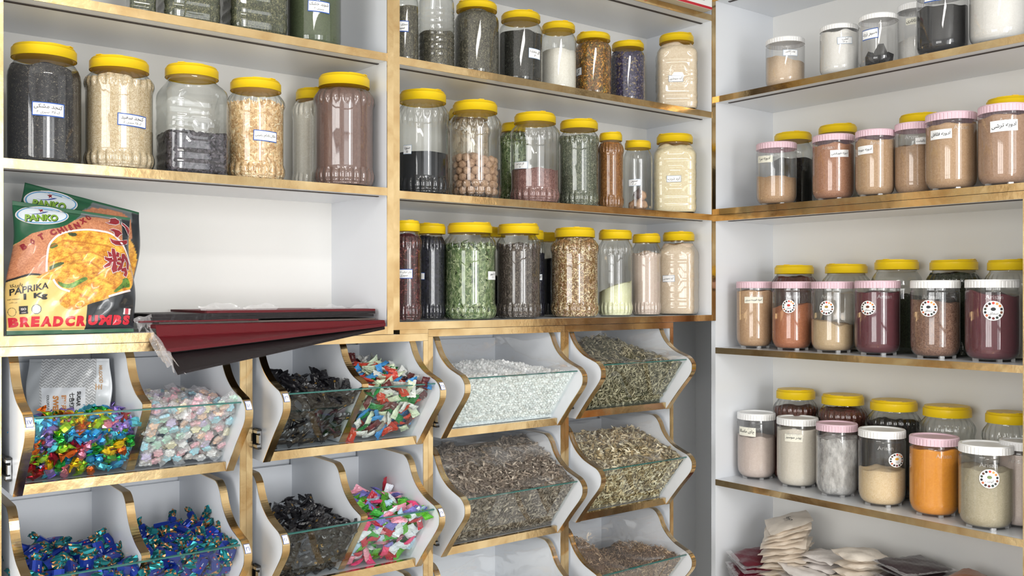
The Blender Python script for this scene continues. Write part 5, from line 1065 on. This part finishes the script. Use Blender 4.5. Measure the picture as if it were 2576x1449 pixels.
def poly(P, grow=0.0):
    # traced letter stroke: print coordinates, y down -> decal coordinates (y up about 0)
    P = np.array(P, float); A_ = .5 * np.sum(P[:, 0] * np.roll(P[:, 1], -1) - np.roll(P[:, 0], -1) * P[:, 1])
    if grow:
        e = np.roll(P, -1, 0) - P; n = np.c_[e[:, 1], -e[:, 0]] * (1 if A_ > 0 else -1); n /= np.linalg.norm(n, axis=1)[:, None] + 1e-9; v = n + np.roll(n, 1, 0); v /= np.linalg.norm(v, axis=1)[:, None] + 1e-9; P = P + v * grow
    Fc = [list(t) for t in tessellate_polygon([[Vector((p[0], p[1], 0)) for p in P]])]; P = P.copy(); P[:, 1] *= -1; return P, Fc
STROKES = [[(925, 400), (965, 398), (985, 352), (1030, 345), (1058, 375), (1055, 405), (1020, 420), (960, 412)], [(1080, 395), (1105, 408), (1150, 440), (1168, 470), (1155, 512), (1140, 480), (1115, 435), (1085, 412)],
 [(955, 478), (990, 466), (1050, 480), (1083, 512), (1060, 520), (1030, 552), (1005, 540), (995, 500)], [(948, 560), (985, 578), (1050, 586), (1140, 566), (1140, 600), (1080, 622), (1010, 620), (968, 600)],
 [(890, 738), (940, 752), (1010, 728), (1090, 740), (1095, 775), (1020, 772), (940, 792), (893, 762)], [(970, 655), (1000, 662), (1008, 760), (1002, 870), (962, 888), (948, 855), (972, 780), (966, 700)], [(922, 688), (955, 698), (968, 735), (935, 738)], [(1018, 688), (1046, 698), (1030, 742), (1003, 732)],
 [(960, 778), (935, 825), (888, 842), (880, 825), (930, 790)], [(1000, 780), (1055, 800), (1042, 818), (1000, 812)], [(1072, 705), (1106, 700), (1088, 770), (1052, 850), (1012, 872), (1004, 855), (1048, 800)], [(1100, 698), (1138, 740), (1146, 790), (1126, 852), (1108, 842), (1118, 780), (1092, 742)], [(1048, 848), (1098, 828), (1112, 880), (1095, 918), (1068, 902), (1084, 872), (1048, 870)]]
for P in STROKES: dec.append(('stroke_outline', poly(P, 7), 0, 0, 0, 0, WPR, {'off': .0018}))
for P in STROKES: dec.append(('letter_stroke', poly(P), 0, 0, 0, 0, MAR, {'off': .0028}))
RINGW = []
for c_ in ([(372, 875), (370, 760), (388, 650), (430, 583), (500, 530), (620, 492), (750, 480), (900, 494), (1000, 537), (1090, 620), (1146, 710), (1168, 790)], [(425, 945), (450, 985), (500, 1025), (572, 1052)], [(925, 1098), (985, 1080), (1060, 1058), (1135, 1035)]):
    q_ = np.array(smooth_curve([tuple(p) for p in c_], 5)); t_ = np.gradient(q_, axis=0); t_ /= np.linalg.norm(t_, axis=1)[:, None]; n_ = np.c_[t_[:, 1], -t_[:, 0]] * 9
    V_ = np.vstack([q_ + n_, q_ - n_]); V_[:, 1] *= -1; k_ = len(q_); dec.append(('printed_ring', (V_, [[i, i + 1, k_ + i + 1, k_ + i] for i in range(k_ - 1)]), 0, 0, 0, 0, WPR, {'off': .0011}))
SKY = plain('logo_blue_ring', '5C9CC8', .35, coat=.4); LGR = plain('logo_pale_field', 'DDE6EE', .35, coat=.4)
for off_, rx_, ry_, m_ in ((.0006, 228, 95, WPR), (.0010, 218, 87, SKY), (.0014, 206, 77, LGR)):
    V_, F_ = disc2d(rx_, 40, rings=8, ry=ry_); dec.append(('logo_oval', (V_, F_), 362, 341, 0, 0, m_, {'off': off_}))
for i, d_ in enumerate(dec):
    if d_[0] in ('brand_lettering', 'printed_star', 'printed_wave'): d_[7]['off'] = .0019 + (.0006 if d_[6] is GPR else 0)
bc = (atY(57, 458, .155), atY(354, 536, .155), atY(330, 836, .110), atY(22, 838, .110)); bc[2][2] = bc[3][2] = Z(Cz) + .001
make_bag('crumb_bag', bc, .018, 'green and golden crumb bag standing behind the other, only its top and edge showing', PQ, panko_print, [d_ for d_ in dec if d_[0] in ('brand_lettering', 'printed_star', 'printed_wave', 'logo_oval')], seed=5, nx=90, ny=90)
fc = (atY(36, 506, .085), atY(322, 548, .095), atY(342, 838, .035), atY(9, 842, .030)); fc[2][2] = fc[3][2] = Z(Cz) + .001
make_bag('crumb_bag', fc, .030, 'front bag of breadcrumbs with fried chicken print, standing against the gold post side', PQ, panko_print, dec, seed=2, nx=330, ny=340)

# sweets bag standing inside the rainbow candy bin
SQ4 = ((250, 190), (985, 185), (1000, 1000), (250, 1000))
def sugar_print(x, y):
    C = np.zeros(x.shape + (3,)); c = lambda h: np.array(lin(h)); C[:] = c('A9AAAC'); z = np.abs(((x + 0) / 26) % 2 - 1) * 26
    k = ((y + z) % 30) < 9; C[k & (x > 370) & (x < 860)] = c('E4E6E8'); C[x < 370] = c('B4B8BC'); C[x > 865] = c('D4D8DC'); C[(x > 385) & (x < 775) & (y > 480)] = c('E2E5EA'); return C
def RT_(n, t, x, y, w_, h, m, **k): k['rot'] = -pi / 2; return (n, t, x, y, w_, h, m, k)
ORP = plain('orange_print', 'CE8A4A', .5); BRP = plain('tan_print', 'B89878', .5)
dsg = [RT_('sugar_lettering', 'SUGAR', 716, 595, 155, 36, BKP, bold=.035, off=.0008), RT_('sugar_lettering', '七色幻彩糖', 655, 650, 260, 48, BKP, bold=.03, off=.0008), RT_('sugar_lettering', '甜蜜共享', 585, 650, 240, 48, ORP, bold=.03, off=.0008), RT_('sugar_lettering', 'SWEET', 512, 665, 240, 52, ORP, bold=.05, off=.0008),
       RT_('sugar_lettering', 'COLORFUL SUGAR', 445, 680, 250, 24, BKP, bold=.02, off=.0008), RT_('brand_lettering', 'MR.GOOD', 905, 345, 180, 40, BRP, bold=.05, off=.0008), RT_('brand_lettering', '王', 885, 475, 60, 60, BRP, bold=.05, off=.0008)]
# (print coordinates run 3.534 per picture pixel from x=0, y=850)
def sp(px, py, Y): return atY(px / 3.534, 850 + py / 3.534, Y)
sc_ = (sp(250, 190, .205), sp(985, 185, .088), sp(985, 900, .070), sp(235, 930, .13))
for k_ in (2, 3): sc_[k_][2] = max(sc_[k_][2], Z(-.392) + .06)
make_bag('sweets_bag', sc_, .006, 'grey zigzag printed bag of sweets standing in the rainbow candy bin', SQ4, sugar_print, dsg, seed=9, nx=240, ny=240, edge='B4B8BC', dents=.6)

# ------------------------------------------------------------------ wrapped sheet packs on the narrow unit's lowest shelf
def slab(name, P, th, mat, label, wave=.0015, seed=0, nx=30, ny=8, group=None, cover=True, rest=None):
    """flat pack from its top corners: back-left, back-right, front-right, front-left"""
    BLc, BRc, FRc, FLc = [np.array(p, float) for p in P]; org = (BLc + BRc) / 2; q = np.random.default_rng(seed); ph = q.uniform(0, 6, 4); root = thing(name, tuple(org), label, 'pack', group)
    def sf(s, t, dz, g=0.0, clampz=None):
        s2 = s * (1 + 2 * g) - g; t2 = t * (1 + 2 * g) - g; p = (1 - t2) * ((1 - s2) * BLc + s2 * BRc) + t2 * ((1 - s2) * FLc + s2 * FRc)
        if rest is not None: p[2] = max(p[2], rest) if p[1] > -.004 else max(p[2], rest + (p[1] + .004) * 2.2) if p[1] > -.06 else p[2]
        return p + np.array((0, 0, dz + wave * math.sin(s * 11 + ph[0]) * math.sin(t * 5 + ph[1]))) - org
    def block(th0, th1, g, nm, m, par, closed=True):
        V = []; Fc = []
        for dz in (th1, th0):
            for j in range(ny + 1):
                for i in range(nx + 1): V.append(sf(i / nx, j / ny, dz, g))
        n = (nx + 1) * (ny + 1)
        for k in range(2):
            for j in range(ny):
                for i in range(nx): a = k * n + j * (nx + 1) + i; f = [a, a + nx + 1, a + nx + 2, a + 1]; Fc.append(f if k == 0 else f[::-1])
        bd = [i for i in range(nx + 1)] + [j * (nx + 1) + nx for j in range(1, ny + 1)] + [ny * (nx + 1) + i for i in range(nx - 1, -1, -1)] + [j * (nx + 1) for j in range(ny - 1, 0, -1)]
        Fc += [[bd[i], bd[(i + 1) % len(bd)], bd[(i + 1) % len(bd)] + n, bd[i] + n] for i in range(len(bd))]; return mk(nm, V, Fc, m, par)
    block(-th, 0, 0, 'folded_sheet', mat, root)
    if cover: block(-th - .0008, .0008, .012, 'cling_wrap', WRAPT, root)
    return root, sf, org
WRAPT = clear('thin_cling_wrap', (.99, .98, .98), .015, .25, .0, bump=.2, bscale=30, gain=.10)
DRED = plain('dark_red_sheet', '5C0E18', .6, bump=.2, bscale=60, spec=.15); DBLK = plain('black_brown_sheet', '1C1618', .65, bump=.3, bscale=60, spec=.15); GBR = plain('grey_brown_sheet', '6A5F58', .6)
def q4(*a): return [atY(u, v, Y) for u, v, Y in a]
z0 = Z(Cz)
# drooping packs at the front
b_ = q4((392, 830, .06), (955, 812, .06), (968, 822, -.018), (447, 936, -.150)); b_[0][2] = z0 + .0062; b_[1][2] = z0 + .0062; slab('sheet_pack', b_, .006, DBLK, 'black wrapped sheet pack drooping lowest over the shelf edge', seed=1, wave=.0003, ny=44, rest=z0 + .0070)
a_ = q4((372, 822, .045), (950, 806, .06), (970, 813, -.012), (421, 878, -.075)); a_[0][2] = z0 + .0150; a_[1][2] = z0 + .0150; slab('sheet_pack', a_, .0075, DRED, 'wide dark red wrapped sheet pack drooping over the shelf edge', seed=2, wave=.0003, ny=44, rest=z0 + .0158)
zz = z0 + .0165
for k, (ul, ur, yb, yf, th, mt, lb) in enumerate(((400, 944, .24, .036, .0030, GBR, 'thin grey brown sheet pack, lowest of the flat stack'), (352, 650, .22, .030, .0034, DRED, 'short thin red sheet pack in the flat stack'), (382, 940, .25, .034, .0062, DBLK, 'black sheet pack in the lower part of the flat stack'),
                                  (386, 944, .26, .036, .0062, DBLK, 'black sheet pack under the topmost red one'), (520, 944, .25, .040, .0055, DRED, 'red sheet pack, topmost of the flat stack'))):
    zz += th + .0006; xl, xr = atY(ul, 800, yf)[0], atY(ur, 800, yf)[0]
    slab('sheet_pack', [(xl - .01, yb, zz), (xr, yb, zz), (xr, yf, zz), (xl, yf, zz)], th, mt, lb, seed=3 + k, wave=.0004)
# loose cling film: tail at the drooping end and curls on top of the stack
def film(name, P, label, amp=.006, nx=26, ny=10, seed=0, mat=None):
    A_, B2, C_, D_ = [np.array(p, float) for p in P]; q = np.random.default_rng(seed); ph = q.uniform(0, 6, 5); V = []; Fc = []
    for j in range(ny + 1):
        for i in range(nx + 1):
            s, t = i / nx, j / ny; p = (1 - t) * ((1 - s) * A_ + s * B2) + t * ((1 - s) * D_ + s * C_); w_ = amp * (math.sin(s * 12 + ph[0] + t * 4) * (.4 + t) + .6 * math.sin(s * 29 + ph[1] - 5 * t) * t); V.append(p + np.array((w_ * .4, w_ * .8, w_ * .6)) - A_)
    for j in range(ny):
        for i in range(nx): a = j * (nx + 1) + i; Fc.append([a, a + 1, a + nx + 2, a + nx + 1])
    o = mk(name, V, Fc, mat or WRAP, smooth=True); o.location = A_; tag(o, label, 'film'); return o
film('cling_film_tail', (atY(362, 818, .04), atY(424, 886, -.08), atY(470, 940, -.152), atY(398, 905, -.06)), 'crumpled milky film tail at the drooping end of the sheet packs', .005, seed=1)
film('cling_film_tail', (atY(372, 816, .02), atY(430, 888, -.082), atY(440, 935, -.15), atY(385, 850, -.02)), 'second milky film fold over the corner of the red sheet pack', .004, seed=2)
film('loose_film', (atY(508, 790, .07), atY(690, 788, .07), atY(708, 768, .085), atY(498, 765, .085)), 'wavy strip of clear film curling up from the sheet stack', .005, seed=3)
film('loose_film', (atY(800, 786, .08), atY(935, 784, .08), atY(925, 768, .10), atY(780, 772, .10)), 'small clear film wisp at the far end of the sheet stack', .006, seed=4)
film('loose_film', (atY(335, 800, .04), atY(392, 790, .05), atY(388, 815, .03), atY(345, 830, .03)), 'crumpled film end beside the breadcrumb bag', .006, seed=5)

# ------------------------------------------------------------------ printed carton on the top shelf of the wide unit
bb = thing('carton', (-.30, -.035, Z(.912) + .0005), 'white printed carton with red edging on the top shelf in the corner', 'box')
KR = plain('carton_underside', 'D9CDB4', .7); RD = plain('carton_red_edge', 'B8202E', .5)
bx('box_body', .0, .240, 0, .24, .0005, .22, plain('carton_white', 'E8E8E6', .55), bb); bx('underside', .0, .240, 0, .24, 0, .0006, KR, bb, 'plain beige underside')
m = MB().box(0, .240, -.0006, 0, .001, .009).box(-.0006, 0, 0, .24, .001, .009); m.build('red_band', RD, bb, label='red band along the lower edge')
VV = []; FF = []; k = 0
for i, (t, x, z, w_) in enumerate((('سلام طعم خوب', .17, .040, .11), ('محصول درجه یک', .17, .026, .10), ('گیاهان خشک', .07, .034, .09), ('وزن خالص ۱۰ کیلو', .07, .022, .08))):
    P, Fc = fit_text(t, w_, .009, .01); VV += [(x + a, -.0009, z + b) for a, b in P]; FF += [[k + q for q in f] for f in Fc]; k += len(P)
mk('printed_text', VV, FF, INK, bb)

# ------------------------------------------------------------------ flat packets on the lowest visible shelf
def packet(name, loc, rot, L, W, T_h, mat, label, group=None, text=None, rim=None, seed=0, cat='packet'):
    q = np.random.default_rng(seed); nx, ny = 16, 12; V = []; Fc = []; ph = q.uniform(0, 6, 4)
    for sd in (1, -1):
        for j in range(ny + 1):
            for i in range(nx + 1):
                s, t = i / nx * 2 - 1, j / ny * 2 - 1; e = max(0, 1 - abs(s) ** 3) ** .7 * max(0, 1 - abs(t) ** 3) ** .7; wr = .0022 * math.sin(s * 5 + ph[0]) * math.sin(t * 6 + ph[1]) + .0012 * math.sin(s * 13 + t * 9 + ph[2])
                V.append((s * L / 2 * (1 - .05 * t * t * math.sin(ph[3])), t * W / 2 * (1 - .04 * s * s), sd * T_h / 2 * e + wr + .008 * s * t * math.sin(ph[3])))
    m = (nx + 1) * (ny + 1)
    for k in range(2):
        for j in range(ny):
            for i in range(nx): a = k * m + j * (nx + 1) + i; f = [a, a + 1, a + nx + 2, a + nx + 1]; Fc.append(f if k == 0 else f[::-1])
    r = thing(name, loc, label, cat, group); r.rotation_euler = rot; mk('packet_body', V, Fc, mat, r, smooth=True)
    if rim:
        R = MB().quad((-L / 2 - .008, -W / 2 - .006, .001), (L / 2 + .008, -W / 2 - .006, .001), (L / 2 + .008, -W / 2 + .012, .002), (-L / 2 - .008, -W / 2 + .012, .002)).quad((-L / 2 - .010, -W / 2, .0015), (-L / 2 + .010, -W / 2, .0025), (-L / 2 + .010, W / 2, .0025), (-L / 2 - .010, W / 2, .0015)); R.build('clear_rim', rim, r, label='clear plastic rim')
    if text:
        P, F2 = fit_text(text, L * .35, W * .18, .004, .15); mk('writing', [(a, b, T_h / 2 + .0015) for a, b in P], F2, INK, r)
    return r
CR = plain('cream_cloth_packet', 'EFE4D6', .6, bump=.5, bscale=35); CW = plain('off_white_packet', 'E8E2DE', .55, bump=.5, bscale=35); WINE = plain('wine_powder_packet', '5C1626', .35, coat=.5, bump=.4, bscale=30); BRD = plain('dark_brown_packet', '3E3034', .4, coat=.4, bump=.5, bscale=30); RUST = plain('rust_packet', 'A86A44', .45, coat=.4)
z5 = Z(R5)
def stack(u, v, X, n, zt, step, L, W, T_h, mat, name, labels, group, yaw, tiltx=.0, text=None, rim=None, seed=0, fan=.0):
    """n packets, topmost at height zt (room coordinates), each resting on the one below"""
    p = atX(u, v, X); ords = 'topmost second third fourth fifth sixth seventh eighth ninth tenth eleventh twelfth thirteenth fourteenth fifteenth sixteenth seventeenth eighteenth nineteenth twentieth twenty-first twenty-second'.split()
    for k in range(n):
        z = zt - (n - 1 - k) * step; a = yaw + random.uniform(-.10, .10) + fan * (k - n / 2)
        top = k == n - 1
        packet(name, (p[0] + random.uniform(-.008, .008), p[1] + random.uniform(-.008, .008), z), (tiltx * (k / n) + random.uniform(-.04, .04), random.uniform(-.06, .06), a), L, W, T_h, mat, labels[0] if top else labels[1] + ', ' + ords[n - 1 - k] + ' from the top', group, text if top or (text and k == n - 3) else None, rim, seed + k)
# tall cream stack fanned beside the corner
stack(1980, 1400, .13, 22, Z(-.745), .0125, .185, .145, .014, CR, 'cream_packet', ('cream packet with handwriting, topmost of the tall fanned stack', 'cream packet lower in the tall fanned stack'), 'cream packets in the tall stack', .35, -.30, 'وانیل', None, 10, .03)
stack(2020, 1440, .07, 12, Z(-.868), .0125, .150, .105, .014, CW, 'white_packet', ('off white packet, topmost in front of the tall cream stack', 'off white packet in front of the tall cream stack'), 'off white packets in front', .9, .12, None, None, 40, .02)
stack(2075, 1430, .17, 14, Z(-.835), .0135, .150, .11, .014, CW, 'white_packet', ('off white packet, topmost of the middle stack', 'off white packet lower in the middle stack'), 'off white packets in the middle stack', .2, .05, None, None, 60, .0)
stack(2175, 1420, .15, 8, Z(-.800), .0265, .150, .115, .027, CR, 'cream_packet', ('plump cream packet, topmost of the short stack beside the brown packets', 'plump cream packet lower in the short stack'), 'plump cream packets', -.45, .05, None, None, 80)
stack(1905, 1445, .07, 9, Z(-.868), .0170, .150, .105, .016, WINE, 'wine_packet', ('wine red powder packet with clear rim, topmost by the side panel', 'wine red powder packet under another one'), 'wine red packets', -.55, .32, None, WRAP, 90, .06)
stack(2290, 1420, .16, 12, Z(-.800), .0150, .175, .13, .016, BRD, 'brown_packet', ('dark brown powder packet with clear rim, topmost of its stack', 'dark brown powder packet lower in its stack'), 'dark brown packets', -.35, .10, None, WRAP, 110, .03)
stack(2240, 1440, .10, 8, Z(-.852), .0150, .150, .11, .016, BRD, 'brown_packet', ('dark brown packet, topmost of the smaller stack in front', 'dark brown packet in the smaller stack in front'), 'dark brown packets in front', -.5, .12, None, WRAP, 130, .03)
stack(2450, 1440, .14, 8, Z(-.800), .0200, .170, .12, .022, RUST, 'rust_packet', ('rust coloured packet, topmost at the near end of the shelf', 'rust coloured packet under the topmost rust one'), 'rust packets', -.2, .1, None, WRAP, 150)
